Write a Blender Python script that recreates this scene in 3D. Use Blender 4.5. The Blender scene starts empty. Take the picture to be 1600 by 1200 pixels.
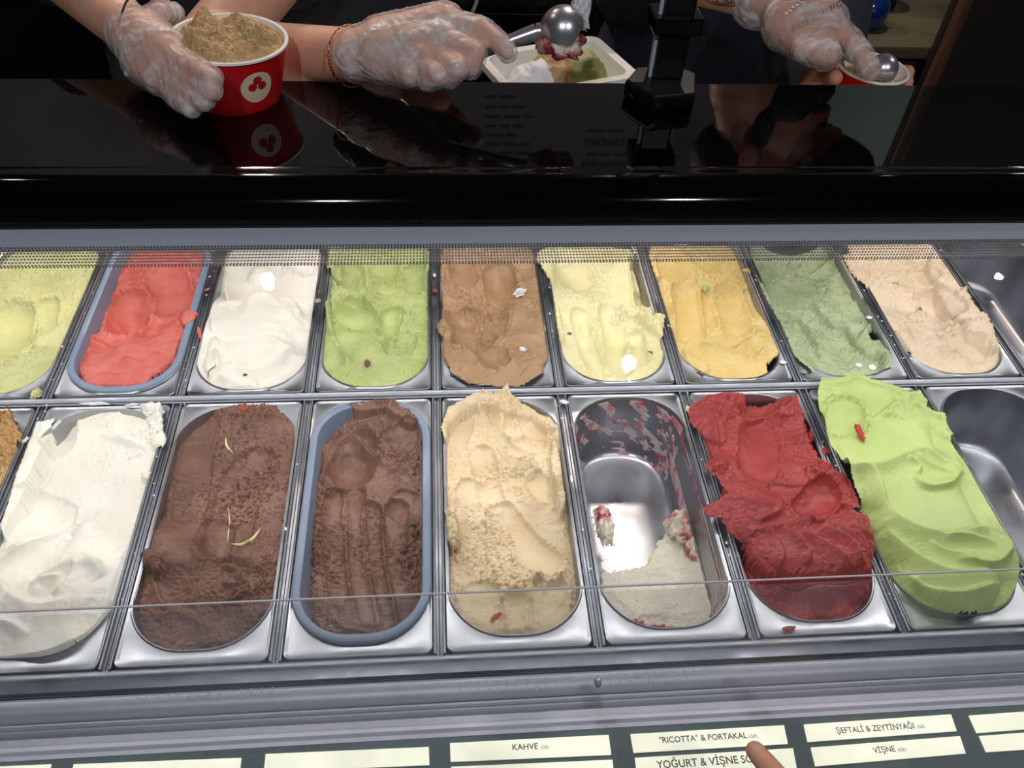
import bpy, bmesh, math, random
import numpy as np
from mathutils import Vector, Matrix, Euler
random.seed(3)
S = bpy.context.scene
COL = S.collection
# ------------------------------------------------------------------ camera
CAM = Vector((0.52065, -0.39932, 0.83036)); ROT = Euler((0.7616, -0.043818, -0.07198), 'XYZ'); F = 1301.4
cd = bpy.data.cameras.new('camera'); cam = bpy.data.objects.new('camera', cd); COL.objects.link(cam)
cam.location = CAM; cam.rotation_euler = ROT
cd.sensor_width = 36; cd.lens = F/1600*36; cd.clip_start = 0.02; cd.clip_end = 50
S.camera = cam
RM = np.array(ROT.to_matrix())
# ------------------------------------------------------------------ world, view
w = bpy.data.worlds.new('world'); S.world = w; w.use_nodes = True
w.node_tree.nodes['Background'].inputs[0].default_value = (0.55, 0.65, 0.85, 1)
w.node_tree.nodes['Background'].inputs[1].default_value = 0.05
S.view_settings.view_transform = 'Standard'; S.view_settings.look = 'None'
S.view_settings.gamma = 1; S.view_settings.use_curve_mapping = False
S.view_settings.exposure = 0.0
try:
    S.cycles.max_bounces = 10; S.cycles.transparent_max_bounces = 16
    S.cycles.sample_clamp_indirect = 40.0
    S.cycles.use_denoising = True
except Exception: pass
# ------------------------------------------------------------------ lights
def area(name, loc, sx, sy, power, col, rot=(0, 0, 0), spread=180):
    l = bpy.data.lights.new(name, 'AREA'); l.shape = 'RECTANGLE'; l.size = sx; l.size_y = sy
    l.energy = power; l.color = col; l.spread = math.radians(spread)
    o = bpy.data.objects.new(name, l); COL.objects.link(o); o.location = loc; o.rotation_euler = rot
    return o
area('led_strip_light', (0.68, 0.285, 0.322), 2.3, 0.03, 4.0, (1.0, 0.98, 0.95), (math.radians(-4), 0, 0))
area('rear_fill_light', (0.68, 0.60, 0.232), 2.3, 0.03, 1.8, (1.0, 0.98, 0.95), (0, 0, 0))  # added fill under the rear ledge, evens out the back row
# two spots at mirrored lamps; the rest added fill for hands, rails and wall
for i, (x, y, z, e, c, tgt) in enumerate([(-0.147, 2.15, 1.91, 70, (1, .83, .70), (.2, .6, .4)), (1.206, 1.75, 2.0, 60, (1, .84, .72), (1.0, .7, .4)),
        (0.1, -1.5, 2.2, 56, (.95, .95, 1.0), (.3, .3, .3)), (1.5, -1.5, 2.2, 56, (.95, .95, 1.0), (1.1, .3, .3)), (-.9, 1.4, 2.25, 26, (1, .9, .82), (.2, 2.3, .9)), (2.9, 1.2, 2.25, 36, (1, .95, .86), (1.6, 2.3, .8))]):
    l = bpy.data.lights.new('spot_and_fill_light', 'SPOT'); l.energy = e; l.color = c; l.shadow_soft_size = 0.025
    l.spot_size = math.radians(120); l.spot_blend = .7
    o = bpy.data.objects.new('spot_and_fill_light', l); COL.objects.link(o); o.location = (x, y, z)
    o.rotation_euler = (Vector(tgt)-Vector((x, y, z))).to_track_quat('-Z', 'Y').to_euler()

# ------------------------------------------------------------------ helpers
def ray(px, py):
    return RM @ np.array([(px-800)/F, -(py-600)/F, -1.0])
def U(px, py, z=0.0):                      # point of the horizontal plane z seen at a measured direction
    d = ray(px, py); t = (z-CAM.z)/d[2]
    return Vector((CAM.x+t*d[0], CAM.y+t*d[1], z))
def Q(px, py, dep):
    return CAM + Vector(ray(px, py))*dep
def QY(px, py, Y):
    d = ray(px, py); return CAM + Vector(d)*((Y-CAM.y)/d[1])
ZS = 0.38                                   # top of the black shelf
def MIR(px, py, Y):
    v = QY(px, py, Y); return Vector((v.x, v.y, 2*ZS-v.z))
def srgb(r, g, b):
    f = lambda c: (c/255/12.92) if c/255 <= .04045 else ((c/255+.055)/1.055)**2.4
    return (f(r), f(g), f(b), 1)
def mat(name, col, rough=.5, metal=0, bump=0, bscale=100, col2=None, cscale=30, cdetail=4, sss=0, sssr=(1, .7, .5), coat=0, spec=.5,
        emit=0, alpha=1, stretch=None, rvar=0, cpos=(.35, .65)):
    m = bpy.data.materials.new(name); m.use_nodes = True
    n = m.node_tree.nodes; L = m.node_tree.links; b = n['Principled BSDF']
    b.inputs['Base Color'].default_value = col; b.inputs['Roughness'].default_value = rough
    b.inputs['Metallic'].default_value = metal; b.inputs['Specular IOR Level'].default_value = spec
    b.inputs['Alpha'].default_value = alpha
    if coat: b.inputs['Coat Weight'].default_value = coat; b.inputs['Coat Roughness'].default_value = .15
    if sss:
        b.inputs['Subsurface Weight'].default_value = sss; b.inputs['Subsurface Radius'].default_value = sssr; b.inputs['Subsurface Scale'].default_value = .004
    if emit: b.inputs['Emission Color'].default_value = col; b.inputs['Emission Strength'].default_value = emit
    tc = n.new('ShaderNodeTexCoord'); mp = n.new('ShaderNodeMapping'); L.new(tc.outputs['Object'], mp.inputs[0])
    if stretch: mp.inputs['Scale'].default_value = stretch
    if col2 or rvar:
        t = n.new('ShaderNodeTexNoise'); t.inputs['Scale'].default_value = cscale; t.inputs['Detail'].default_value = cdetail
        L.new(mp.outputs[0], t.inputs['Vector'])
        if col2:
            r = n.new('ShaderNodeValToRGB'); r.color_ramp.elements[0].color = col; r.color_ramp.elements[1].color = col2
            r.color_ramp.elements[0].position = cpos[0]; r.color_ramp.elements[1].position = cpos[1]
            L.new(t.outputs[0], r.inputs[0]); L.new(r.outputs[0], b.inputs['Base Color'])
        if rvar:
            mr = n.new('ShaderNodeMapRange'); mr.inputs[1].default_value = .3; mr.inputs[2].default_value = .7
            mr.inputs[3].default_value = rough-rvar; mr.inputs[4].default_value = rough+rvar
            L.new(t.outputs[0], mr.inputs[0]); L.new(mr.outputs[0], b.inputs['Roughness'])
    if bump:
        t = n.new('ShaderNodeTexNoise'); t.inputs['Scale'].default_value = bscale; t.inputs['Detail'].default_value = 6
        L.new(mp.outputs[0], t.inputs['Vector'])
        bp = n.new('ShaderNodeBump'); bp.inputs['Strength'].default_value = 1; bp.inputs['Distance'].default_value = bump
        L.new(t.outputs[0], bp.inputs['Height']); L.new(bp.outputs[0], b.inputs['Normal'])
    return m
def glassmat(name, haze=0.0, f0=.035, hz=(.6, .68, .68, 1), dots=None, rough=0.0, tint=(1, 1, 1, 1)):
    m = bpy.data.materials.new(name); m.use_nodes = True
    n = m.node_tree.nodes; L = m.node_tree.links; n.clear()
    out = n.new('ShaderNodeOutputMaterial'); tr = n.new('ShaderNodeBsdfTransparent'); gl = n.new('ShaderNodeBsdfGlossy')
    tr.inputs[0].default_value = tint
    gl.inputs['Roughness'].default_value = rough
    lw = n.new('ShaderNodeLayerWeight'); lw.inputs['Blend'].default_value = .5
    pw = n.new('ShaderNodeMath'); pw.operation = 'POWER'; pw.inputs[1].default_value = 5
    L.new(lw.outputs['Facing'], pw.inputs[0])
    ma = n.new('ShaderNodeMath'); ma.operation = 'MULTIPLY_ADD'; ma.inputs[1].default_value = 1-f0; ma.inputs[2].default_value = f0
    L.new(pw.outputs[0], ma.inputs[0])
    mx = n.new('ShaderNodeMixShader'); L.new(ma.outputs[0], mx.inputs[0]); L.new(tr.outputs[0], mx.inputs[1]); L.new(gl.outputs[0], mx.inputs[2])
    last = mx.outputs[0]
    tc = n.new('ShaderNodeTexCoord')
    if haze:                                # scratches, plus hazy reflections painted into the glass as a pale layer
        df = n.new('ShaderNodeBsdfDiffuse'); df.inputs[0].default_value = hz
        t = n.new('ShaderNodeTexNoise'); t.inputs['Scale'].default_value = 9; t.inputs['Detail'].default_value = 8; t.inputs['Distortion'].default_value = 1.2
        L.new(tc.outputs['Object'], t.inputs['Vector'])
        mr = n.new('ShaderNodeMapRange'); mr.inputs[1].default_value = .35; mr.inputs[2].default_value = .75; mr.inputs[3].default_value = haze*.4; mr.inputs[4].default_value = haze*1.7
        L.new(t.outputs[0], mr.inputs[0])
        m2 = n.new('ShaderNodeMixShader'); L.new(mr.outputs[0], m2.inputs[0]); L.new(last, m2.inputs[1]); L.new(df.outputs[0], m2.inputs[2]); last = m2.outputs[0]
    if dots:
        df = n.new('ShaderNodeBsdfDiffuse'); df.inputs[0].default_value = (.10, .10, .105, 1)
        sc = n.new('ShaderNodeVectorMath'); sc.operation = 'MULTIPLY'; sc.inputs[1].default_value = (1/dots, .67/dots, 0); L.new(tc.outputs['Object'], sc.inputs[0])
        fr = n.new('ShaderNodeVectorMath'); fr.operation = 'FRACTION'; L.new(sc.outputs[0], fr.inputs[0])
        sb = n.new('ShaderNodeVectorMath'); sb.operation = 'SUBTRACT'; sb.inputs[1].default_value = (.5, .5, 0); L.new(fr.outputs[0], sb.inputs[0])
        ml = n.new('ShaderNodeVectorMath'); ml.operation = 'MULTIPLY'; ml.inputs[1].default_value = (1, 1, 0); L.new(sb.outputs[0], ml.inputs[0])
        ln = n.new('ShaderNodeVectorMath'); ln.operation = 'LENGTH'; L.new(ml.outputs[0], ln.inputs[0])
        lt = n.new('ShaderNodeMath'); lt.operation = 'LESS_THAN'; lt.inputs[1].default_value = .23; L.new(ln.outputs['Value'], lt.inputs[0])
        m3 = n.new('ShaderNodeMixShader'); L.new(lt.outputs[0], m3.inputs[0]); L.new(last, m3.inputs[1]); L.new(df.outputs[0], m3.inputs[2]); last = m3.outputs[0]
    L.new(last, out.inputs[0])
    return m
def tag(o, label=None, cat=None, group=None, kind=None):
    if label: o['label'] = label
    if cat: o['category'] = cat
    if group: o['group'] = group
    if kind: o['kind'] = kind
    return o
def empty(name, loc=(0, 0, 0)):
    o = bpy.data.objects.new(name, None); COL.objects.link(o); o.location = loc; o.empty_display_size = .02; return o
def link(name, me, m, parent=None, smooth=True):
    o = bpy.data.objects.new(name, me); COL.objects.link(o)
    if m: me.materials.append(m)
    if smooth and len(me.polygons): me.polygons.foreach_set('use_smooth', [True]*len(me.polygons))
    if parent:
        o.parent = parent; bpy.context.view_layer.update() if False else None
        o.matrix_parent_inverse = Matrix.Translation(-parent.location)
    return o
def frombm(name, bm, m, parent=None, smooth=True):
    me = bpy.data.meshes.new(name); bm.normal_update(); bm.to_mesh(me); bm.free()
    o = link(name, me, m, parent, smooth)
    if smooth: autosmooth(me)
    return o
def autosmooth(me, ang=40):
    bm = bmesh.new(); bm.from_mesh(me); a = math.radians(ang)
    for e in bm.edges:
        if len(e.link_faces) == 2 and e.calc_face_angle(0) > a: e.smooth = False
    bm.to_mesh(me); bm.free()
def mesh(name, v, f, m, parent=None, smooth=True):
    me = bpy.data.meshes.new(name); me.from_pydata([tuple(p) for p in v], [], f); me.update()
    bm = bmesh.new(); bm.from_mesh(me); bmesh.ops.recalc_face_normals(bm, faces=bm.faces); bm.to_mesh(me); bm.free()
    o = link(name, me, m, parent, smooth)
    if smooth: autosmooth(me)
    return o
def box(name, lo, hi, m, parent=None, bev=0.001):
    bm = bmesh.new(); bmesh.ops.create_cube(bm, size=1)
    for v in bm.verts:
        v.co = Vector([(lo[i]+hi[i])/2+v.co[i]*(hi[i]-lo[i]) for i in range(3)])
    if bev: bmesh.ops.bevel(bm, geom=bm.edges[:], offset=bev, segments=2, affect='EDGES', profile=.6)
    o = frombm(name, bm, m, parent); autosmooth(o.data, 12); return o
def extrude_x(name, prof, x0, x1, m, parent=None):       # closed (Y,z) profile swept along X
    n = len(prof); v = [(x0, y, z) for y, z in prof]+[(x1, y, z) for y, z in prof]
    f = [(i, (i+1) % n, n+(i+1) % n, n+i) for i in range(n)]+[tuple(range(n)), tuple(range(2*n-1, n-1, -1))]
    return mesh(name, v, f, m, parent)
def rrect(cx, cy, hw, hh, r, n=10):
    r = min(r, hw-1e-4, hh-1e-4); p = []
    for k, (sx, sy) in enumerate([(1, 1), (-1, 1), (-1, -1), (1, -1)]):
        for i in range(n+1):
            a = math.pi/2*(k+i/n)
            p.append((cx+sx*(hw-r)+r*math.cos(a), cy+sy*(hh-r)+r*math.sin(a)))
    return p
def loft(name, rings, m, parent=None, cap0=False, cap1=True):  # rings: list of (list of 2D pts, z)
    v = []; f = []; n = len(rings[0][0])
    for pts, z in rings: v += [(x, y, z) for x, y in pts]
    for k in range(len(rings)-1):
        for i in range(n):
            j = (i+1) % n; f.append((k*n+i, k*n+j, (k+1)*n+j, (k+1)*n+i))
    if cap0: f.append(tuple(range(n)))
    if cap1: f.append(tuple((len(rings)-1)*n+i for i in range(n)))
    me = bpy.data.meshes.new(name); me.from_pydata(v, [], f); me.update()
    o = link(name, me, m, parent); autosmooth(me, 50); return o
def lathe(name, prof, m, parent=None, M=Matrix.Identity(4), n=48):
    v = []; f = []
    for r, z in prof:
        for i in range(n):
            a = 2*math.pi*i/n; v.append(M @ Vector((r*math.cos(a), r*math.sin(a), z)))
    for k in range(len(prof)-1):
        for i in range(n):
            j = (i+1) % n; f.append((k*n+i, k*n+j, (k+1)*n+j, (k+1)*n+i))
    return mesh(name, v, f, m, parent)
def tube(name, pts, r, m, parent=None, n=10, closed=False):
    pts = [Vector(p) for p in pts]; v = []; f = []; N = len(pts)
    rr = r if isinstance(r, (list, tuple)) else [r]*N
    up = Vector((.13, .31, .94))
    for i, p in enumerate(pts):
        a = pts[(i-1) % N] if (closed or i) else p; b = pts[(i+1) % N] if (closed or i < N-1) else p
        t = (b-a).normalized(); s = t.cross(up).normalized(); u = s.cross(t)
        for k in range(n):
            q = 2*math.pi*k/n; v.append(p+(s*math.cos(q)+u*math.sin(q))*rr[i])
    for i in range(N if closed else N-1):
        for k in range(n):
            i2 = (i+1) % N; k2 = (k+1) % n; f.append((i*n+k, i*n+k2, i2*n+k2, i2*n+k))
    if not closed: f += [tuple(range(n)), tuple((N-1)*n+k for k in range(n))]
    return mesh(name, v, f, m, parent)

# ------------------------------------------------------------------ materials
M_steel = mat('brushed_steel', srgb(186, 190, 198), .38, 1, bump=.0002, bscale=60, rvar=.1, cscale=14, stretch=(1, .15, 1))
M_pan = mat('pan_steel', srgb(166, 168, 174), .36, 1, bump=.0003, bscale=35, rvar=.09, cscale=22)
M_dark = mat('dark_steel', srgb(138, 141, 148), .42, 1, rvar=.1, cscale=20)
M_slot = mat('dark_gap', srgb(22, 26, 30), .6)
M_liner = mat('grey_plastic_liner', srgb(122, 138, 160), .45, 0, bump=.0002, bscale=60)
M_rail = mat('satin_aluminium', srgb(184, 186, 198), .5, .6, rvar=.05, cscale=8, stretch=(.2, 4, 4))
M_railw = mat('light_aluminium', srgb(214, 216, 228), .5, .2)
M_greenglass = mat('smoked_green_base', srgb(84, 100, 102), .3, 0, rvar=.1, cscale=6)
M_black = mat('gloss_black', srgb(7, 7, 10), .06, 0, spec=.5)
M_blackglass = mat('black_mirror_glass', srgb(5, 5, 6), .03, 0, spec=.65)
M_blackpl = mat('black_plastic', srgb(9, 9, 11), .35, 0)
M_greystrip = mat('grey_aluminium_strip', srgb(168, 174, 188), .5, .1)
M_skin = mat('skin', srgb(224, 172, 146), .5, 0, bump=.0004, bscale=160, sss=.15, sssr=(1, .4, .25), col2=srgb(210, 154, 128), cscale=25)
M_skind = mat('skin_warm', srgb(205, 146, 116), .5, 0, bump=.0004, bscale=160, sss=.12, sssr=(1, .4, .25), col2=srgb(186, 126, 98), cscale=25)
M_navy = mat('navy_cotton', srgb(18, 22, 42), .85, 0, bump=.0006, bscale=300, col2=srgb(12, 15, 30), cscale=9)
M_navyap = mat('dark_apron_cloth', srgb(12, 13, 20), .8, 0, bump=.0006, bscale=300)
M_hair = mat('dark_hair', srgb(18, 14, 12), .6, 0, bump=.002, bscale=120)
M_lip = mat('lips', srgb(170, 96, 86), .45)
M_eye = mat('eye_white', srgb(225, 220, 212), .2)
M_iris = mat('iris', srgb(40, 28, 20), .1)
M_gold = mat('gold', srgb(226, 160, 96), .2, 1)
M_silver = mat('silver', srgb(210, 210, 205), .2, 1)
M_pearl = mat('pearl', srgb(240, 235, 225), .15, 0, coat=.6)
M_redcup = mat('red_card', srgb(196, 20, 26), .38, 0, spec=.4)
M_white = mat('white_card', srgb(240, 238, 232), .45)
M_trayw = mat('white_plastic', srgb(236, 236, 230), .3, 0, sss=.1)
M_chrome = mat('polished_scoop', srgb(205, 205, 210), .3, .85)
M_print = mat('grey_ink', srgb(72, 74, 84), .7)
M_printf = mat('faint_grey_ink', srgb(140, 142, 145), .7)
M_tattoo = mat('tattoo_ink', srgb(70, 58, 62), .6)
M_wall = mat('grey_plaster', srgb(130, 126, 130), .85, 0, bump=.003, bscale=14, col2=srgb(112, 109, 113), cscale=5)
M_menu = mat('menu_board', srgb(140, 136, 140), .6)
M_menut = mat('menu_ink', srgb(20, 19, 22), .6)
M_wood = mat('ribbed_walnut', srgb(98, 62, 44), .5, 0, bump=.0008, bscale=40, col2=srgb(66, 42, 32), cscale=12, stretch=(6, 6, .4))
M_khaki = mat('khaki_counter', srgb(96, 90, 66), .45, 0, col2=srgb(76, 72, 56), cscale=6)
M_green = mat('back_panel_green', srgb(150, 176, 160), .5, 0, col2=srgb(128, 150, 150), cscale=1.6)
M_floor = mat('dark_floor', srgb(60, 56, 48), .5)
M_blue = mat('cobalt_glass', srgb(16, 52, 118), .08, 0, coat=.8)
M_cab = mat('dark_cabinet', srgb(34, 30, 28), .5)

# glove film
def glovemat():
    m = bpy.data.materials.new('clear_glove_film'); m.use_nodes = True
    n = m.node_tree.nodes; L = m.node_tree.links; b = n['Principled BSDF']
    b.inputs['Base Color'].default_value = srgb(226, 222, 220); b.inputs['Roughness'].default_value = .22
    tc = n.new('ShaderNodeTexCoord'); mp = n.new('ShaderNodeMapping'); mp.inputs['Scale'].default_value = (1, 3.0, .7); mp.inputs['Rotation'].default_value = (.3, .5, .9); L.new(tc.outputs['Object'], mp.inputs[0])
    t = n.new('ShaderNodeTexNoise'); t.inputs['Scale'].default_value = 20; t.inputs['Detail'].default_value = 7; t.inputs['Roughness'].default_value = .62; t.inputs['Distortion'].default_value = .6
    L.new(mp.outputs[0], t.inputs['Vector'])
    mr = n.new('ShaderNodeMapRange'); mr.inputs[1].default_value = .46; mr.inputs[2].default_value = .66; mr.inputs[3].default_value = .25; mr.inputs[4].default_value = .85
    L.new(t.outputs[0], mr.inputs[0]); L.new(mr.outputs[0], b.inputs['Alpha'])
    bp = n.new('ShaderNodeBump'); bp.inputs['Distance'].default_value = .003; L.new(t.outputs[0], bp.inputs['Height']); L.new(bp.outputs[0], b.inputs['Normal'])
    return m
M_glove = glovemat()

# ================================================================== THE ROOM
def struct(o): o['kind'] = 'structure'; return o
struct(box('floor', (-2.5, -2.2, -1.0), (4.2, 3.4, -0.92), M_floor, bev=0))
struct(box('ceiling', (-2.5, -2.2, 2.3), (4.2, 3.4, 2.36), mat('ceiling_paint', srgb(26, 26, 28), .8), bev=0))
struct(box('wall_back', (-2.5, 2.3, -0.92), (4.2, 2.4, 2.3), M_wall, bev=0))
struct(box('wall_left', (-2.5, -2.2, -0.92), (-2.4, 2.3, 2.3), M_wall, bev=0))
struct(box('wall_right', (4.1, -2.2, -0.92), (4.2, 2.3, 2.3), M_wall, bev=0))
struct(box('wall_front', (-2.5, -2.3, -0.92), (4.2, -2.2, 2.3), mat('shop_front_dark', srgb(48, 48, 54), .8), bev=0))

# ================================================================== DISPLAY CASE
P = 0.17; L0 = 0.3735; Y2 = 0.745
XR0, XR1 = -0.45, 1.95
case = empty('display_case', (0.68, 0.2, -0.9))
tag(case, 'long stainless steel ice cream display case with black top shelf and slanted front glass', 'display case')
SX = [i*P for i in range(-2, 12)]
def divider(name, x0, x1, y0, y1):
    # channel strip: two raised lips with a dark groove between them
    if x1-x0 < y1-y0:
        c = (x0+x1)/2; hw = (x1-x0)/2
        pr = [(-hw, -.004), (-hw, .0005), (-hw+.0012, .0012), (-hw+.0024, .0004), (-hw+.003, -.0035), (-.0006, -.0035), (0, -.002), (.0006, -.0035), (hw-.003, -.0035), (hw-.0024, .0004), (hw-.0012, .0012), (hw, .0005), (hw, -.004)]
        v = [(c+a, y0, z) for a, z in pr]+[(c+a, y1, z) for a, z in pr]
    else:
        c = (y0+y1)/2; hw = (y1-y0)/2
        pr = [(-hw, -.004), (-hw, .0004), (-hw+.0015, .001), (-hw+.003, 0), (0, -.0014), (hw-.003, 0), (hw-.0015, .001), (hw, .0004), (hw, -.004)]
        v = [(x0, c+a, z) for a, z in pr]+[(x1, c+a, z) for a, z in pr]
    n = len(pr); f = [(i, (i+1) % n, n+(i+1) % n, n+i) for i in range(n)]+[tuple(range(n)), tuple(range(n, 2*n))]
    return mesh(name, v, f, M_dark, case)
for x in SX:
    divider('pan_divider', x-.0062, x+.0062, 0.001, L0-.0075)
    divider('pan_divider', x-.0062, x+.0062, L0+.0075, Y2)
divider('cross_divider', XR0, XR1, L0-.0068, L0+.0068)
box('case_well', (XR0, -.004, -.19), (XR1, Y2+.02, -.17), M_slot, case)
box('rear_deck', (XR0, Y2+.002, -.02), (XR1, .86, -.002), M_steel, case)
box('rear_panel', (XR0, .862, -.9), (XR1, .875, .0), M_cab, case)
box('side_panel', (XR0-.02, -.18, -.6), (XR0-.002, .86, .33), M_cab, case)
box('side_panel', (XR1+.002, -.18, -.6), (XR1+.02, .86, .33), M_cab, case)
# front rails, from the pans towards the customer
extrude_x('front_lip', [(.0005, -.002), (-.004, .0), (-.009, -.001), (-.0175, -.006), (-.0185, -.012), (.0005, -.012)], XR0, XR1, M_dark, case)
extrude_x('gutter', [(-.0185, -.013), (-.024, -.02), (-.024, -.03), (.002, -.03), (.002, -.013)], XR0, XR1, M_greenglass, case)
pr = []
for k in range(13):
    a = math.radians(140-k*13); pr.append((-.034-(.0142)*math.cos(a)*-1*-1, -.014+.0135*math.sin(a)))
pr = [(-.0235, -.012), (-.0245, -.005), (-.028, -.0015), (-.034, -.001), (-.040, -.0035), (-.045, -.010), (-.049, -.020), (-.0495, -.03), (-.0235, -.03)]
extrude_x('round_rail', pr, XR0, XR1, M_rail, case)
pr = [(-.050, -.012), (-.0505, -.0035), (-.0525, -.0022), (-.0545, -.0035), (-.0552, -.0055), (-.0562, -.0045), (-.0575, -.0055), (-.0580, -.010), (-.0705, -.0095), (-.071, -.012), (-.071, -.03), (-.050, -.03)]
extrude_x('slotted_rail', pr, XR0, XR1, M_rail, case)
pr = [(-.0712, -.012), (-.0715, -.0045), (-.0735, -.002), (-.0765, -.002), (-.0775, -.0045), (-.0835, -.0055), (-.0845, -.009), (-.0845, -.03), (-.0712, -.03)]
extrude_x('light_rail', pr, XR0, XR1, M_railw, case)
extrude_x('label_bed', [(-.0847, -.004), (-.155, -.004), (-.21, -.002), (-.21, -.03), (-.0847, -.03)], XR0, XR1, M_greenglass, case)
extrude_x('front_panel', [(-.225, -.032), (-.235, -.032), (-.235, -.9), (-.225, -.9)], XR0, XR1, M_cab, case)
# rivet holes of the slotted rail and LED glints at the round rail holes, painted as pale studs (each a pixel or two: joined)
def studs(name, pts, r, m, h=.0004):
    bm = bmesh.new()
    for p in pts:
        bmesh.ops.create_cone(bm, cap_ends=True, segments=8, radius1=r, radius2=r*.6, depth=h, matrix=Matrix.Translation(p))
    o = frombm(name, bm, m, case); o['kind'] = 'stuff'; return o
M_glint = mat('pale_glint', srgb(225, 230, 235), .3, .3)
hp = []
for k in range(28):
    if k == 14: continue
    x0 = 705+k*14.8
    for j in range(4):
        yy = 1087-(x0-705)*.052-j*5
        hp.append(U(x0-j*1.0*(1 if x0 < 930 else 3), yy, -.008))
for k in range(14):
    for j in range(4): hp.append(U(213+k*16.3+j*1.0, 1107-k*1.15-j*4.5, -.008))
studs('air_hole_glint', [Vector((p.x, p.y, float(np.interp(-p.y, [.028, .034, .040, .045, .049], [-.0015, -.001, -.0035, -.010, -.020]))+.0006)) for p in hp], .00075, M_glint, .0018)
studs('rail_rivet', [Vector((-.4+k*.0295, -.0565, -.0046)) for k in range(80)], .0006, M_glint)
lathe('drain_knob', [(0, .012), (.002, .0118), (.0034, .010), (.0038, .006), (.0038, -.004), (0, -.004)], M_steel, case, Matrix.Translation(U(934, 1068, -.004)) @ Matrix.Translation((0, 0, -.004)), 20)

# ---- glass
g_top = box('upper_glass_pane', (XR0, -.117, .331), (XR1, .234, .334), glassmat('clear_glass', haze=.008), case, bev=.0008)
frit = box('dotted_glass_band', (XR0, .2342, .331), (XR1, .262, .334), glassmat('dot_printed_glass', dots=.0031, haze=.10, hz=(.8, .8, .8, 1)), case, bev=0)
M_low = glassmat('front_pane_glass', haze=.11, f0=.03, hz=(.36, .42, .45, 1))  # stronger haze, painted for the reflections in this pane
v = []
def slab(name, p0, p1, th, m):     # sloping pane between two (Y,z) lines
    d = Vector((0, p1[0]-p0[0], p1[1]-p0[1])).normalized(); n = Vector((0, -d.z, d.y))*th/2
    pr = [(p0[0]+n.y, p0[1]+n.z), (p1[0]+n.y, p1[1]+n.z), (p1[0]-n.y, p1[1]-n.z), (p0[0]-n.y, p0[1]-n.z)]
    return extrude_x(name, pr, XR0, XR1, m, case)
slab('front_glass_pane', (-.119, .3275), (-.232, .006), .003, M_low)
extrude_x('pane_edge', [(-.1171, .3338), (-.1181, .3338), (-.1181, .3325), (-.1171, .3325)], XR0, XR1, mat('ground_glass_edge', srgb(190, 196, 204), .6, 0), case)

# ---- black top
extrude_x('grey_strip', [(.288, .3485), (.2625, .3345), (.2625, .328), (.30, .328), (.30, .3485)], XR0, XR1, M_greystrip, case)
bar = []
for k in range(17):
    a = math.radians(80+k*8.5); bar.append((.3135+.036*math.cos(a), .3465+.0345*math.sin(a)))
bar = [(.335, .372), (.325, .381)]+bar+[(.283, .344), (.30, .342), (.335, .342)]
extrude_x('black_bumper', bar, XR0, XR1, M_black, case)
box('black_shelf', (XR0, .322, .3735), (XR1, .503, .38), M_blackglass, case, bev=.0008)
box('shelf_underside', (XR0, .34, .366), (XR1, .498, .3732), M_cab, case, bev=.001)
# LED tube, and a second one added to go with the rear fill
M_led = mat('led_tube_glow', (1, .98, .95, 1), .4, emit=6)
box('led_tube', (XR0+.1, .281, .3225), (XR1-.1, .289, .3275), M_led, case, bev=.001)
box('led_tube', (XR0+.1, .59, .2335), (XR1-.1, .61, .2345), M_led, case, bev=.001)

# ---- post with its clamp
post = empty('support_post', (0, 0, ZS)); pc = Q(1064, 130, 1.0); pc = U(1040, 196, ZS)
post.location = (pc.x+.013, .47, ZS); tag(post, 'black support post with square foot standing at the rear edge of the black shelf', 'post')
px = post.location.x
pts = []
bm = bmesh.new()
foot = [U(974, 150, ZS+.001), U(990, 131, ZS+.001), U(1052, 128, ZS+.001), U(1082, 140, ZS+.001), U(1081, 172, ZS+.001), U(1018, 178, ZS+.001)]
ft = [(p.x, p.y) for p in foot]
cx = sum(a for a, b in ft)/6; cy = sum(b for a, b in ft)/6
sh = lambda s: [(cx+(a-cx)*s, cy+(b-cy)*s) for a, b in ft]
# wedge shaped foot, top leaning like the clamp of the photograph
loft('foot', [(sh(.94), ZS+.0004), (sh(1), ZS+.0025), (sh(1), ZS+.018), (sh(.95), ZS+.021)], M_blackpl, post)
box('post_column', (cx-.013, cy+.0, ZS+.0205), (cx+.021, cy+.03, ZS+.30), M_blackpl, post, bev=.003)
box('edge_strip', (cx-.0172, cy+.004, ZS+.0205), (cx-.0135, cy+.008, ZS+.20), M_greystrip, post, bev=.0005)
tp = Q(1062, 12, (CAM-Vector((cx, cy+.01, ZS+.11))).length*.93)
box('cross_plate', (cx-.022, cy-.008, tp.z-.012), (cx+.03, cy+.034, tp.z+.006), M_black, post, bev=.002)

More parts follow.
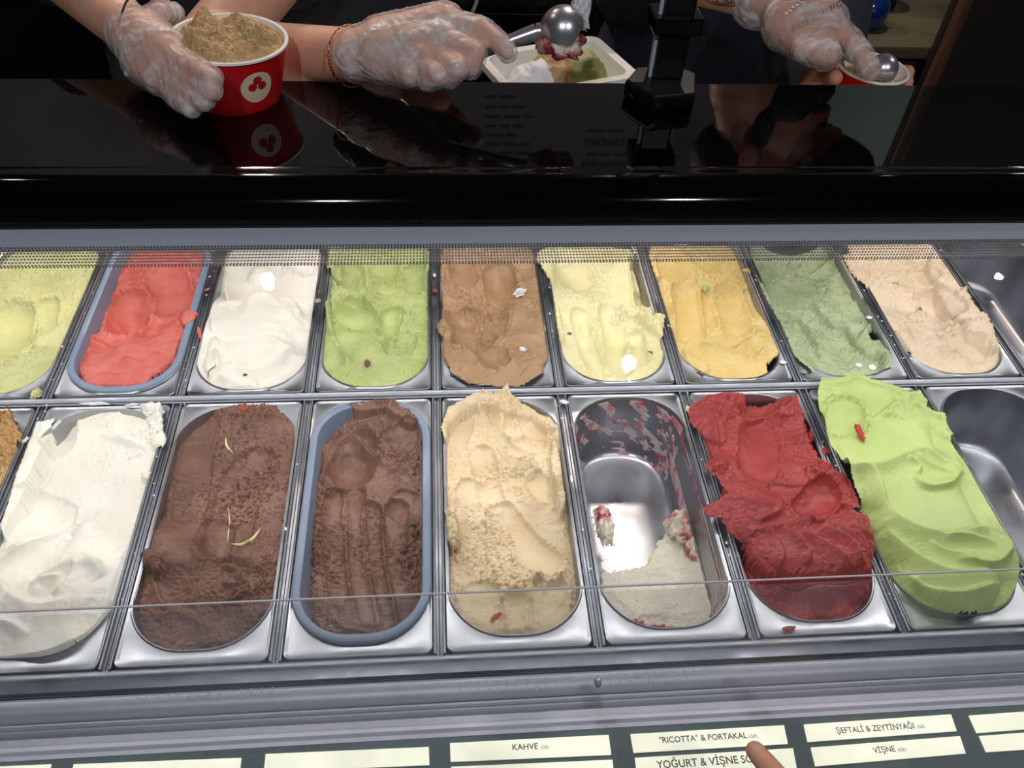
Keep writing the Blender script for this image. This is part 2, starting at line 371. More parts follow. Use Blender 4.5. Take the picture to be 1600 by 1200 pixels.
# ================================================================== PANS
CY = {'F': (0.0185, L0-.0145), 'B': (L0+.0165, Y2-.012)}
HW = .0745; RC = .064
def opening(kind, i):
    y0, y1 = CY[kind]; return ((i+.5)*P, (y0+y1)/2, HW, (y1-y0)/2, RC)
def make_pan(kind, i, label, liner=False, tilt=0):
    ox, oy, hw, hh, rc = opening(kind, i)
    o0, o1 = (0.001, L0-.0075) if kind == 'F' else (L0+.0075, Y2)
    fy = (o0+o1)/2; fh = (o1-o0)/2-.0005; fw = P/2-.0068
    root = empty('gelato_pan', (ox, oy, -.12)); tag(root, label, 'pan', 'rectangular steel pans of the case')
    fl = [(rrect(ox, fy, fw, fh, .009), -.0055), (rrect(ox, fy, fw, fh, .009), -.0008), (rrect(ox, fy, fw-.0012, fh-.0012, .008), .0003),
          (rrect(ox, fy, fw-.0028, fh-.0028, .007), -.0002), (rrect(ox, fy, fw-.0045, fh-.0045, .007), -.0016),
          (rrect(ox, oy, hw+.0026, hh+.0026, rc+.0026), -.0013), (rrect(ox, oy, hw+.0013, hh+.0013, rc+.0013), .0004), (rrect(ox, oy, hw, hh, rc), -.0001)]
    # keep flange rings outside the opening at the narrow sides
    loft('flange', fl, M_pan, root, cap1=False)
    zs = [-.0001, -.004, -.03, -.07, -.098, -.106, -.1095, -.11]; ins = [0, .001, .003, .006, .009, .013, .020, .03]
    loft('basin', [(rrect(ox, oy, hw-s, hh-s, max(rc-s*.6, .01)), z) for s, z in zip(ins, zs)], M_pan, root)
    if liner:
        r = [(.0022, .0004), (.0016, .0030), (.0, .0040), (-.004, .0040), (-.0072, .0032), (-.0078, .0008), (-.0095, -.03), (-.014, -.085), (-.024, -.1), (-.03, -.102)]
        loft('plastic_liner', [(rrect(ox, oy, hw+a, hh+a, max(rc+a, .02)), z) for a, z in r], M_liner, root)
    return root
names = {('B', -1): 'pistachio yellow', ('B', 0): 'coral red', ('B', 1): 'white cream', ('B', 2): 'lime green', ('B', 3): 'hazel brown',
         ('B', 4): 'pale yellow', ('B', 5): 'warm yellow', ('B', 6): 'sage green', ('B', 7): 'peach beige',
         ('F', -1): 'golden crumbly', ('F', 0): 'milk white', ('F', 1): 'chocolate with citrus peel', ('F', 2): 'grooved chocolate', ('F', 3): 'cream beige',
         ('F', 5): 'dark red', ('F', 6): 'swirled lime green'}
for (k, i), nm in names.items():
    row = 'front row' if k == 'F' else 'back row'
    lin = (k, i) in (('B', 0), ('F', 2))
    make_pan(k, i, 'steel pan in the %s holding the %s ice cream%s' % (row, nm, ', grey lined' if lin else ''), lin)
make_pan('F', 4, 'nearly empty steel pan in the front row with scraped cherry ripple remains')
make_pan('F', 7, 'empty polished steel pan at the right end of the front row')
make_pan('B', 8, 'empty steel pan at the right end of the back row')
# ================================================================== ICE CREAM (sculpted height fields)
def hsh(ix, iy, s):
    h = (ix.astype(np.int64)*374761393 + iy.astype(np.int64)*668265263 + s*1442695041) & 0xffffffff
    h = ((h ^ (h >> 13))*1274126177) & 0xffffffff
    return ((h ^ (h >> 16)) & 0xffff)/65535.0*2*math.pi
def perlin(x, y, s=0):
    ix = np.floor(x); iy = np.floor(y); fx = x-ix; fy = y-iy
    u = fx*fx*fx*(fx*(fx*6-15)+10); v = fy*fy*fy*(fy*(fy*6-15)+10)
    def g(dx, dy):
        a = hsh(ix+dx, iy+dy, s); return np.cos(a)*(fx-dx)+np.sin(a)*(fy-dy)
    return ((g(0, 0)*(1-u)+g(1, 0)*u)*(1-v)+(g(0, 1)*(1-u)+g(1, 1)*u)*v)*1.5
def fbm(x, y, s=0, o=4, gain=.5, ridged=False):
    r = 0; a = 1; t = 0
    for k in range(o):
        n = perlin(x*2**k+k*17.3, y*2**k-k*9.1, s+k)
        r = r+a*((1-2*np.abs(n)) if ridged else n); t += a; a *= gain
    return r/t
def sst(a, b, x):
    t = np.clip((x-a)/(b-a), 0, 1); return t*t*(3-2*t)
def polyd(X, Y, pts, closed=False):        # distance, side (+ left), position along
    D = np.full(X.shape, 1e9); SG = np.zeros(X.shape); T = np.zeros(X.shape)
    n = len(pts); segs = [(pts[i], pts[(i+1) % n]) for i in range(n if closed else n-1)]
    tot = sum(math.dist(a, b) for a, b in segs); acc = 0
    for a, b in segs:
        dx, dy = b[0]-a[0], b[1]-a[1]; l2 = dx*dx+dy*dy+1e-12; l = math.sqrt(l2)
        t = np.clip(((X-a[0])*dx+(Y-a[1])*dy)/l2, 0, 1)
        ex = X-a[0]-t*dx; ey = Y-a[1]-t*dy; d = np.hypot(ex, ey); m = d < D
        D = np.where(m, d, D); SG = np.where(m, np.sign(dx*ey-dy*ex), SG); T = np.where(m, (acc+t*l)/tot, T); acc += l
    return D, SG, T
def inpoly(X, Y, pts):
    c = np.zeros(X.shape, bool); n = len(pts)
    for i in range(n):
        a = pts[i]; b = pts[(i+1) % n]
        if abs(a[1]-b[1]) < 1e-12: continue
        c ^= ((a[1] > Y) != (b[1] > Y)) & (X < (b[0]-a[0])*(Y-a[1])/(b[1]-a[1])+a[0])
    return c
def sdpoly(X, Y, pts):
    D, _, _ = polyd(X, Y, pts, True); return np.where(inpoly(X, Y, pts), D, -D)
def sdopen(X, Y, op):
    cx, cy, hw, hh, r = op
    qx = np.abs(X-cx)-hw+r; qy = np.abs(Y-cy)-hh+r
    return -(np.hypot(np.maximum(qx, 0), np.maximum(qy, 0))+np.minimum(np.maximum(qx, qy), 0)-r)
def smoothpts(pts, n=6):                   # Catmull-Rom
    if len(pts) < 3: return pts
    P_ = [pts[0]]+list(pts)+[pts[-1]]; out = []
    for i in range(1, len(P_)-2):
        p0, p1, p2, p3 = P_[i-1:i+3]
        for k in range(n):
            t = k/n
            out.append(tuple(.5*(2*p1[j]+(p2[j]-p0[j])*t+(2*p0[j]-5*p1[j]+4*p2[j]-p3[j])*t*t+(3*p1[j]-p0[j]-3*p2[j]+p3[j])*t**3) for j in range(2)))
    return out+[pts[-1]]

GEL = []; FE = 1.35
def gelato(kind, i, fr, label, m, base, feats=(), over=(), holes=(), zl=-.012, rough=1.0, tears=0.0, seed=1, res=None, mask=None,
           lump=1.0, name='ice_cream', edge=None, group=None):
    """fr = (x0, y0, scale): frame in which the listed positions were measured; heights in mm above the rim."""
    op = opening(kind, i); cx, cy, hw, hh, rc = op
    if kind == 'B' and i == 0 or kind == 'F' and i == 2: op = (cx, cy, hw-.008, hh-.008, rc-.008)
    W = lambda x, y, z=zl: (lambda p: (p.x, p.y))(U(fr[0]+x/fr[2], fr[1]+y/fr[2], z))
    res = res or (.00115 if kind == 'F' else .0013)
    ovp = [([W(x, y, h_/2000) for x, y in pts], h_/1000) for pts, h_ in over]
    xs = [cx-hw, cx+hw]; ys = [cy-hh, cy+hh]
    for pts, _ in ovp:
        xs += [p[0] for p in pts]; ys += [p[1] for p in pts]
    x = np.arange(min(xs)-.004, max(xs)+.004, res); y = np.arange(min(ys)-.004, max(ys)+.004, res)
    X, Y = np.meshgrid(x, y); n = lambda sc, s, o=4, **k: fbm(X/sc, Y/sc, seed*31+s, o, **k)
    wx = n(.011, 1, 3)*.0035*lump; wy = n(.011, 5, 3)*.0035*lump
    Xw, Yw = X+wx, Y+wy
    sdo = sdopen(X, Y, op)
    # base surface: inverse distance blend of the listed levels
    B = [(*W(a, b), c/1000) for a, b, c in base]; num = 0; den = 0
    for a, b, c in B:
        ww = 1/(((Xw-a)**2+(Yw-b)**2)+.00025)**1.7; num = num+ww*c; den = den+ww
    h = num/den
    sm = np.zeros_like(X)                  # how smooth the surface is here (1: scraped smooth)
    over_m = np.zeros(X.shape, bool)
    for pts, hg in ovp:
        sd = sdpoly(X+n(.004, 9, 3)*.0022*rough, Y+n(.004, 13, 3)*.0022*rough, pts)
        r = max(.007, hg*1.15); t = np.clip(sd/r, 0, 1); hv = hg*np.sqrt(1-(1-t)**2)
        a = sst(0, .012, sd); h = np.where(sd > 0, np.maximum(h, hv), h); over_m |= sd > 0
    ro = np.ones_like(X)*rough; te = np.ones_like(X)*(max(tears, .28) if rough > .75 else tears)
    for f in feats:
        k = f[0]
        if k == 'g':                       # scoop groove: pts, width mm, depth mm [, berm]
            pts = smoothpts([W(*p) for p in f[1]]); wd = f[2]/2000; dp = f[3]/1000*FE; bm_ = f[4] if len(f) > 4 else .35
            D, sg, T = polyd(X+wx*.6, Y+wy*.6, pts); t = D/wd
            h = h-dp*np.where(t < 1, np.sqrt(np.clip(1-t*t, 0, 1))**1.3, 0)
            h = h+dp*bm_*np.exp(-((t-1.08)/.13)**2)*(.7+1.2*n(.004, 21, 2))
            sm = np.maximum(sm, sst(1.0, .8, t))
        elif k == 'r':                     # fold: pts, height mm, soft width mm, sharp width mm (sharp on the left of the direction)
            pts = smoothpts([W(*p) for p in f[1]]); D, sg, T = polyd(X+wx*.3, Y+wy*.3, pts)
            ta = np.clip(np.minimum(T, 1-T)*6, 0, 1)**.7
            wv = np.where(sg > 0, f[4]/1000, f[3]/1000); h = h+f[2]/1000*FE*ta*np.exp(-(D/wv)**1.5)
            sm = np.maximum(sm, .75*np.exp(-(D/(f[3]/1000*1.3))**2))
        elif k == 'm':                     # mound: x, y, rx mm, ry mm, height mm, rot deg
            a, b = W(f[1], f[2]); q = math.radians(f[6] if len(f) > 6 else 0); dx = Xw-a; dy = Yw-b
            e = np.hypot((dx*math.cos(q)+dy*math.sin(q))/(f[3]/1000), (-dx*math.sin(q)+dy*math.cos(q))/(f[4]/1000))
            h = h+f[5]/1000*np.where(e < 1, (1-e*e)**1.0, 0)
        elif k == 's' or k == 'c' or k == 't':   # smooth / crumbly / torn region: x, y, rx, ry, amount, rot
            a, b = W(f[1], f[2]); q = math.radians(f[6] if len(f) > 6 else 0); dx = Xw-a; dy = Yw-b
            e = np.hypot((dx*math.cos(q)+dy*math.sin(q))/(f[3]/1000), (-dx*math.sin(q)+dy*math.cos(q))/(f[4]/1000))
            aa = sst(1.15, .75, e)
            if k == 's': sm = np.maximum(sm, aa*f[5])
            elif k == 'c': ro = ro+aa*f[5]; sm = sm*(1-aa*.9)
            else: te = te+aa*f[5]; sm = sm*(1-aa*.8)
    kf = (1-sm*.93)
    rn = n(.0055, 31, 4, ridged=True)-.35
    h = h+ro*kf*(.0022*rn+.0026*n(.012, 41, 4)) + .0022*lump*n(.035, 51, 2)*(1-sm*.5)
    cr = np.clip(ro-1.2, 0, 3)
    h = h+ro*kf*.0013*n(.0026, 66, 2, ridged=True)
    h = h+cr*kf*.0016*np.sign(n(.0045, 61, 2))*np.abs(n(.0045, 61, 3))**.5
    tn = fbm(X/.0075+wx*60, Y/.0026+wy*60, seed*31+71, 3)
    h = h-te*(1-sm*.75)*.0034*sst(.12, .30, tn)
    outside = sdo < 0
    inside_ok = sdo > -.0016
    if mask is not None:
        mp = [W(*p) for p in mask]; sdm = sdpoly(X+n(.006, 81, 3)*.005, Y+n(.006, 85, 3)*.005, mp)
        inside_ok &= sdm > 0
        e = edge if edge is not None else .006
        t = np.clip(sdm/e, 0, 1); h = np.where(over_m, h, h-(1-np.sqrt(1-(1-t)**2))*.014)
    for hp_ in holes:
        sdh = sdpoly(X+n(.004, 91, 3)*.003, Y+n(.004, 95, 3)*.003, [W(*p) for p in hp_])
        inside_ok &= sdh < 0; t = np.clip(-sdh/.004, 0, 1); h = h-(1-np.sqrt(1-(1-t)**2))*.008
    lo = outside & over_m
    h = np.where(lo, np.maximum(h, .0012), h)
    h = np.where(outside & ~over_m, np.minimum(h, -.002), h)
    # creep down onto the wall close to the rim when the surface is below it
    keep = inside_ok | over_m
    # sideways creep makes small overhangs
    Xo = X+kf*ro*.0009*n(.004, 101, 2); Yo = Y+kf*ro*.0009*n(.004, 105, 2)
    ny, nx = X.shape
    kq = keep[:-1, :-1] & keep[1:, :-1] & keep[:-1, 1:] & keep[1:, 1:]
    idx = np.arange(ny*nx).reshape(ny, nx)
    q = np.stack([idx[:-1, :-1][kq], idx[:-1, 1:][kq], idx[1:, 1:][kq], idx[1:, :-1][kq]], 1)
    used = np.unique(q); rem = np.full(ny*nx, -1); rem[used] = np.arange(len(used)); q = rem[q]
    co = np.stack([Xo.ravel()[used], Yo.ravel()[used], h.ravel()[used]], 1).astype(np.float32)
    me = bpy.data.meshes.new(name); me.vertices.add(len(co)); me.vertices.foreach_set('co', co.ravel())
    me.loops.add(q.size); me.loops.foreach_set('vertex_index', q.ravel().astype(np.int32))
    me.polygons.add(len(q)); me.polygons.foreach_set('loop_start', np.arange(0, q.size, 4, dtype=np.int32))
    me.update(calc_edges=True)
    o = link(name, me, m); tag(o, label, 'ice cream', group); GEL.append(o)
    return o
def ds(c, k=.24):
    l = .3*c[0]+.59*c[1]+.11*c[2]; return tuple(v+(l-v)*k for v in c)
def gm(name, c1, c2, rough=.42, bump=.0003, bs=380, sss=.12, r=(1, .8, .6), cs=26, spec=.4):
    return mat(name, srgb(*ds(c1)), rough, 0, bump=bump, bscale=bs, col2=srgb(*ds(c2)), cscale=cs, sss=sss, sssr=r, spec=spec)
G = {
 'B-1': gm('pistachio_yellow_cream', (196, 196, 112), (208, 206, 134)), 'B0': gm('coral_sorbet', (224, 84, 70), (232, 104, 88), .42, sss=.08, r=(1, .3, .2)),
 'B1': gm('white_cream', (228, 219, 203), (233, 226, 212), .35), 'B2': gm('lime_cream', (164, 180, 88), (182, 196, 112), .5),
 'B3': gm('hazel_cream', (166, 120, 76), (182, 138, 92), .38, sss=.08), 'B4': gm('pale_yellow_cream', (226, 216, 142), (232, 224, 168), .5),
 'B5': gm('warm_yellow_cream', (228, 190, 92), (234, 202, 120), .45), 'B6': gm('sage_cream', (160, 178, 120), (182, 196, 146), .4, cs=40),
 'B7': gm('peach_cream', (222, 192, 150), (228, 204, 172), .5), 'F-1': gm('golden_crumb', (196, 140, 66), (214, 166, 96), .45),
 'F0': gm('milk_white', (236, 230, 206), (236, 234, 224), .42, cs=14), 'F1': gm('chocolate', (116, 72, 54), (138, 90, 70), .42, sss=.03),
 'F2': gm('chocolate_grooved', (120, 78, 60), (142, 96, 76), .4, sss=.03), 'F3': gm('cream_beige', (220, 190, 138), (228, 204, 160), .5),
 'F5': gm('dark_red_sorbet', (170, 40, 40), (186, 54, 50), .42, sss=.05, r=(1, .2, .1)), 'F6': gm('lime_swirl', (176, 200, 98), (186, 208, 112), .4),
}
gelato('B', -1, (0, 370, 4.444), 'pale pistachio yellow ice cream in the leftmost back pan', G['B-1'],
  [(-300, 100, -8), (80, 160, -8), (600, 160, -6), (600, 400, -10), (300, 350, -14), (60, 600, -22), (200, 900, -12), (300, 1000, -6), (-100, 1050, -6), (-300, 600, -12)],
  [('g', [(80, 540), (90, 760)], 62, 9, .3), ('g', [(330, 480), (300, 640)], 36, 5, .3), ('r', [(210, 460), (250, 360), (340, 310), (420, 330)], 3.5, 5, 1.5), ('r', [(60, 860), (150, 770), (240, 700), (240, 600)], 4, 5, 1.5),
   ('r', [(0, 1060), (100, 1000), (220, 960), (310, 880)], 4, 7, 2), ('c', 150, 850, 50, 14, 1.0, 30), ('s', 80, 650, 34, 26, 1), ('s', 310, 620, 16, 20, .9), ('c', 480, 250, 45, 20, .6)],
  zl=-.014, seed=2)
gelato('B', 0, (0, 360, 3.077), 'coral red sorbet in the grey lined back pan, smooth fold at its near end', G['B0'],
  [(720, 110, -12), (900, 130, -12), (560, 200, -20), (640, 400, -36), (850, 350, -30), (760, 440, -30), (480, 420, -26), (450, 560, -10), (640, 620, -3), (800, 600, -8), (900, 420, -6), (560, 720, -10), (720, 700, -6), (830, 500, -8)],
  [('g', [(620, 330), (600, 440)], 60, 12, .3), ('g', [(800, 230), (820, 330)], 64, 8, .3), ('r', [(935, 385), (870, 430), (790, 500), (690, 560), (560, 600)], 6, 10, 3), ('r', [(420, 460), (440, 540), (520, 590)], 5, 6, 2),
   ('r', [(720, 440), (640, 530), (560, 560)], 5, 7, 2), ('r', [(600, 640), (700, 660), (760, 600)], 3, 8, 2), ('r', [(480, 700), (600, 720), (720, 680)], 3, 6, 2), ('g', [(430, 550), (490, 580)], 24, 4), ('g', [(700, 500), (760, 500)], 26, 5),
   ('s', 640, 640, 60, 24, .9), ('s', 640, 400, 32, 26, .8)],
  zl=-.016, seed=3, rough=.65, mask=[(520, 75), (700, 40), (1010, 60), (985, 160), (950, 380), (850, 640), (700, 770), (400, 765), (350, 600), (440, 430), (540, 260), (565, 130)],
  over=[([(900, 378), (955, 395), (940, 430), (880, 460), (860, 420)], 6)])
gelato('B', 1, (260, 370, 4.446), 'glossy white cream ice cream with soft folds in the back row', G['B1'],
  [(500, 60, -5), (900, 80, 4), (980, 160, 7), (620, 250, -12), (460, 350, -20), (480, 450, -16), (350, 500, 2), (600, 480, 10), (850, 520, 8), (400, 650, 8), (700, 680, 10), (980, 500, -12), (970, 750, -14), (300, 850, 2), (600, 850, 8), (820, 800, 8), (500, 980, 2), (700, 1050, -4), (300, 1000, -6), (900, 950, -12)],
  [('m', 640, 240, 20, 24, 14), ('r', [(420, 480), (520, 470), (600, 430), (720, 430), (800, 500)], 5, 7, 2.5), ('r', [(340, 720), (400, 770), (560, 760), (740, 740), (850, 790)], 5, 8, 2.5),
   ('r', [(330, 700), (330, 600), (370, 520), (430, 480)], 4, 6, 2), ('r', [(480, 930), (600, 960), (780, 880), (860, 800)], 5, 7, 2), ('r', [(360, 960), (470, 1030), (640, 1060)], 5, 8, 2), ('r', [(600, 980), (660, 1050), (820, 960), (900, 880)], 4, 7, 2),
   ('r', [(350, 800), (380, 900), (460, 880)], 4, 5, 2), ('r', [(820, 430), (900, 480), (940, 540)], 4, 5, 2), ('r', [(820, 200), (900, 240), (1000, 240)], 4, 5, 2), ('s', 620, 650, 42, 22, 1), ('s', 660, 480, 30, 12, .9), ('s', 470, 380, 16, 24, 1), ('s', 560, 880, 60, 40, .7), ('s', 640, 230, 22, 26, .9)],
  zl=-.002, seed=4, rough=.35, lump=.8, over=[([(860, 60), (1010, 120), (1058, 180), (1030, 260), (960, 280), (840, 220)], 8), ([(400, 320), (425, 330), (420, 390), (400, 380)], 5), ([(330, 560), (300, 700), (255, 900), (300, 980), (420, 800), (400, 600)], 5)])
gelato('B', 2, (480, 370, 4.614), 'lime green ice cream with round scoop hollows in the back row', G['B2'],
  [(200, 60, 2), (600, 60, -10), (860, 100, -2), (180, 200, 4), (330, 300, -20), (560, 280, -20), (780, 300, -14), (230, 420, -4), (320, 560, -28), (570, 640, -24), (780, 650, -12), (170, 700, -4), (300, 820, -4), (480, 780, -4), (700, 800, -16), (850, 800, -8), (200, 1000, -8), (400, 950, -2), (600, 1030, -10), (800, 960, -6)],
  [('g', [(340, 540), (370, 590)], 62, 11, .4), ('g', [(310, 260), (310, 340)], 46, 8, .4), ('g', [(560, 230), (590, 300)], 50, 6, .35), ('g', [(760, 260), (790, 340)], 46, 8, .35), ('g', [(620, 540), (570, 690)], 34, 7, .35), ('g', [(680, 760), (660, 800)], 48, 8, .35),
   ('r', [(150, 500), (160, 640), (200, 760), (280, 900), (300, 1010)], 5, 6, 2), ('r', [(210, 770), (330, 740), (450, 760), (560, 850)], 6, 9, 2.5), ('r', [(240, 830), (280, 900), (330, 940)], 5, 5, 2), ('r', [(280, 1020), (400, 990), (480, 920), (620, 900), (840, 940)], 7, 7, 2),
   ('r', [(330, 790), (430, 830), (520, 860)], 2.5, 4, 1.5), ('c', 460, 430, 20, 24, 1.6), ('c', 470, 300, 30, 20, .9), ('c', 200, 380, 16, 40, .8), ('c', 760, 520, 24, 18, 1), ('c', 660, 750, 24, 24, .8), ('c', 190, 1020, 20, 12, .8)],
  zl=-.012, seed=5, over=[([(220, 60), (150, 100), (135, 220), (240, 300), (250, 180)], 7), ([(850, 60), (885, 120), (870, 240), (840, 240)], 5), ([(125, 480), (160, 460), (190, 700), (150, 690)], 5)])
gelato('B', 3, (660, 370, 4.614), 'hazel brown ice cream with a deep scoop hollow in the back row', G['B3'],
  [(200, 60, 0), (600, 60, -3), (160, 250, 2), (280, 250, -8), (560, 320, -16), (740, 200, 3), (800, 400, 3), (300, 550, -22), (500, 520, -18), (350, 720, -28), (700, 560, 4), (760, 750, 3), (150, 620, 4), (220, 900, 6), (350, 950, 5), (500, 880, -8), (650, 900, 5), (820, 900, 1), (500, 1040, 4), (700, 1050, 5)],
  [('g', [(320, 600), (370, 700)], 70, 9, .3), ('g', [(550, 260), (570, 400)], 52, 8, .35), ('g', [(540, 600), (520, 690)], 34, 7, .3), ('g', [(500, 860), (520, 920)], 46, 7, .3), ('g', [(280, 200), (300, 300)], 44, 4, .3),
   ('r', [(620, 470), (640, 600), (600, 720), (520, 780)], 4, 6, 2), ('r', [(800, 480), (840, 570), (760, 640)], 4, 6, 2), ('r', [(190, 680), (260, 760), (300, 830), (390, 900)], 5, 6, 2), ('r', [(260, 1000), (380, 980), (410, 930)], 5, 6, 2), ('r', [(540, 1030), (600, 940), (700, 960)], 5, 6, 2),
   ('r', [(700, 1060), (760, 1000), (860, 960)], 4, 6, 2), ('r', [(720, 460), (800, 500), (830, 560)], 2.5, 4, 1.5), ('c', 430, 480, 30, 26, 1), ('c', 260, 380, 24, 14, 1), ('c', 430, 620, 16, 24, 1), ('c', 320, 840, 16, 10, 1), ('s', 760, 700, 26, 40, .8)],
  zl=-.006, seed=6, rough=.9, over=[([(160, 590), (185, 575), (230, 680), (200, 760), (150, 740), (100, 670), (105, 620)], 9), ([(170, 870), (200, 980), (330, 1060), (520, 1085), (700, 1090), (800, 1040), (880, 980), (880, 850), (700, 900), (400, 940)], 5), ([(130, 140), (160, 160), (170, 330), (130, 320)], 4)])
gelato('B', 4, (820, 370, 4.616), 'pale yellow ice cream with parallel grooves and a ragged lump on its right rim', G['B4'],
  [(180, 80, 5), (350, 160, -6), (700, 180, -8), (330, 330, -14), (600, 350, -12), (780, 500, -12), (250, 450, -3), (400, 600, -14), (680, 700, -16), (880, 600, -2), (300, 850, -8), (450, 850, -14), (650, 880, -16), (850, 850, -10), (350, 1000, -6), (600, 1000, -10), (950, 800, -4), (900, 950, -6)],
  [('g', [(800, 180), (830, 340), (850, 500)], 26, 16, .4), ('g', [(520, 60), (740, 70)], 26, 12, .3), ('g', [(400, 560), (440, 760), (540, 980)], 30, 6, .35), ('g', [(610, 540), (660, 740), (680, 960)], 36, 7, .35), ('g', [(800, 720), (830, 900)], 26, 6, .35), ('g', [(360, 280), (380, 330)], 50, 4, .3), ('s', 620, 330, 40, 14, .6),
   ('c', 690, 580, 18, 20, 1.8), ('c', 510, 620, 8, 60, 1.0, -15), ('c', 400, 660, 26, 16, .7), ('c', 860, 620, 16, 26, 1.6), ('c', 270, 460, 26, 10, 1), ('c', 450, 460, 20, 8, 1), ('c', 760, 860, 10, 40, .8, -10), ('m', 690, 560, 12, 14, 6), ('m', 860, 620, 12, 20, 5)],
  zl=-.010, seed=7,   over=[([(90, 110), (180, 60), (230, 130), (210, 330), (170, 300), (130, 230), (75, 180)], 7), ([(800, 560), (900, 570), (960, 545), (1020, 560), (1010, 610), (1000, 720), (960, 700), (900, 640)], 11), ([(215, 500), (250, 500), (290, 740), (245, 740)], 4), ([(780, 170), (810, 190), (850, 320), (830, 330), (800, 280)], 4)])
gelato('B', 5, (990, 370, 4.615), 'warm yellow ice cream with two scoop grooves and a green fleck in the back row', G['B5'],
  [(150, 60, 0), (600, 60, -6), (180, 250, -6), (350, 250, -10), (680, 250, -10), (300, 480, -18), (540, 500, -22), (700, 480, -18), (380, 700, -22), (720, 680, -16), (330, 820, -3), (550, 840, -2), (700, 760, -8), (900, 700, 0), (820, 860, 3), (950, 850, 0), (500, 960, -5), (800, 960, -3), (680, 940, -6)],
  [('g', [(370, 380), (400, 540), (420, 700)], 44, 8, .4), ('g', [(540, 380), (560, 620)], 22, 5, .3), ('g', [(680, 400), (730, 560), (740, 660)], 46, 8, .4), ('g', [(280, 200), (300, 260)], 60, 5, .3),
   ('r', [(500, 780), (580, 870), (690, 870), (800, 800), (900, 700)], 6, 9, 2.5), ('r', [(380, 760), (460, 830), (560, 900)], 4, 6, 2), ('r', [(780, 900), (850, 930), (920, 860), (950, 830)], 5, 5, 2), ('r', [(470, 930), (600, 970), (740, 950)], 3, 6, 2),
   ('c', 500, 270, 30, 10, 1.3), ('c', 690, 380, 22, 10, .9), ('c', 860, 860, 26, 20, 1), ('c', 260, 380, 14, 20, 1), ('s', 600, 880, 30, 12, .9), ('m', 700, 870, 8, 5, 4)],
  zl=-.010, seed=8, rough=.8, holes=[[(985, 925), (1050, 870), (1060, 960), (1000, 1010), (960, 990), (950, 950)]],
  over=[([(100, 130), (140, 120), (200, 290), (160, 300)], 4), ([(350, 810), (380, 900), (500, 990), (560, 950), (460, 860)], 4)])
gelato('B', 6, (1150, 370, 4.614), 'sage green half melted ice cream with steel showing through its thin patches', G['B6'],
  [(150, 60, -10), (600, 60, -12), (180, 300, -8), (400, 400, -18), (700, 300, -18), (600, 550, -18), (900, 500, -16), (500, 650, -20), (800, 700, -16), (500, 850, -14), (700, 880, -18), (950, 850, -12), (1050, 850, -6), (650, 970, -8)],
  [('g', [(350, 540), (470, 600), (540, 720), (590, 830)], 12, 6, .4), ('g', [(790, 660), (870, 800), (980, 890), (1060, 870)], 14, 7, .5), ('g', [(330, 200), (480, 250), (580, 200), (680, 130)], 14, 5, .5), ('g', [(130, 190), (300, 170), (450, 200)], 12, 4, .4), ('g', [(560, 480), (680, 640)], 14, 5, .4),
   ('g', [(700, 450), (820, 420)], 26, 4, .4), ('g', [(620, 850), (760, 900)], 40, 4, .3), ('s', 400, 390, 34, 26, .9), ('s', 690, 880, 30, 16, .9), ('r', [(760, 600), (880, 640), (930, 600)], 5, 5, 2), ('r', [(880, 740), (950, 650), (980, 620)], 5, 6, 2),
   ('c', 660, 400, 20, 40, 1), ('c', 620, 700, 24, 40, .8), ('c', 1080, 880, 16, 16, 1.4), ('c', 830, 860, 24, 20, .8)],
  zl=-.012, seed=9, rough=1.1, tears=.3, holes=[[(965, 690), (1000, 665), (1025, 735), (1000, 755), (975, 740)]],
  over=[([(340, 680), (370, 690), (480, 880), (580, 965), (540, 970), (420, 860)], 3), ([(1060, 850), (1110, 850), (1140, 920), (1080, 950)], 6), ([(160, 320), (200, 340), (320, 620), (290, 600)], 2.5)])
gelato('B', 7, (1290, 370, 4.445), 'peach beige ice cream piled over the right rim in the back row', G['B7'],
  [(100, 80, -2), (700, 80, 0), (250, 250, -6), (500, 250, -10), (850, 300, 2), (450, 450, -14), (750, 480, -22), (1000, 420, 6), (500, 620, -4), (750, 650, -18), (1050, 560, 8), (1150, 700, 6), (600, 750, 0), (850, 720, -2), (1000, 800, 3), (700, 820, -6), (1120, 880, -10), (1000, 920, -10)],
  [('g', [(760, 440), (840, 510)], 52, 8, .3), ('g', [(690, 560), (760, 590)], 40, 7, .3), ('g', [(560, 380), (580, 520)], 36, 4, .3), ('g', [(650, 280), (700, 300)], 36, 5, .3), ('r', [(500, 650), (560, 660), (600, 740), (680, 830), (800, 900)], 6, 7, 2.5), ('r', [(860, 640), (980, 660), (1060, 720), (1080, 800)], 6, 8, 2.5),
   ('r', [(1000, 620), (1100, 690), (1160, 720)], 5, 6, 2), ('r', [(900, 450), (960, 400), (1000, 460), (1040, 520)], 5, 6, 2), ('g', [(930, 760), (1010, 800)], 46, 7, .4), ('c', 880, 660, 30, 14, 1), ('c', 860, 820, 26, 12, 1), ('c', 600, 180, 40, 16, .7), ('c', 350, 300, 24, 20, .8), ('c', 1100, 640, 24, 20, 1),
   ('s', 330, 440, 30, 40, .5), ('s', 1130, 900, 24, 10, 1), ('c', 640, 450, 10, 40, .7)],
  zl=-.008, seed=10, over=[([(740, 90), (800, 160), (900, 340), (960, 355), (1010, 440), (1050, 520), (1110, 545), (1160, 640), (1170, 700), (1210, 780), (1150, 800), (1000, 700), (850, 460), (700, 200)], 8), ([(60, 130), (110, 130), (170, 250), (260, 330), (300, 380), (280, 290), (160, 120)], 5), ([(480, 650), (560, 640), (600, 840), (560, 780), (520, 720)], 5)])
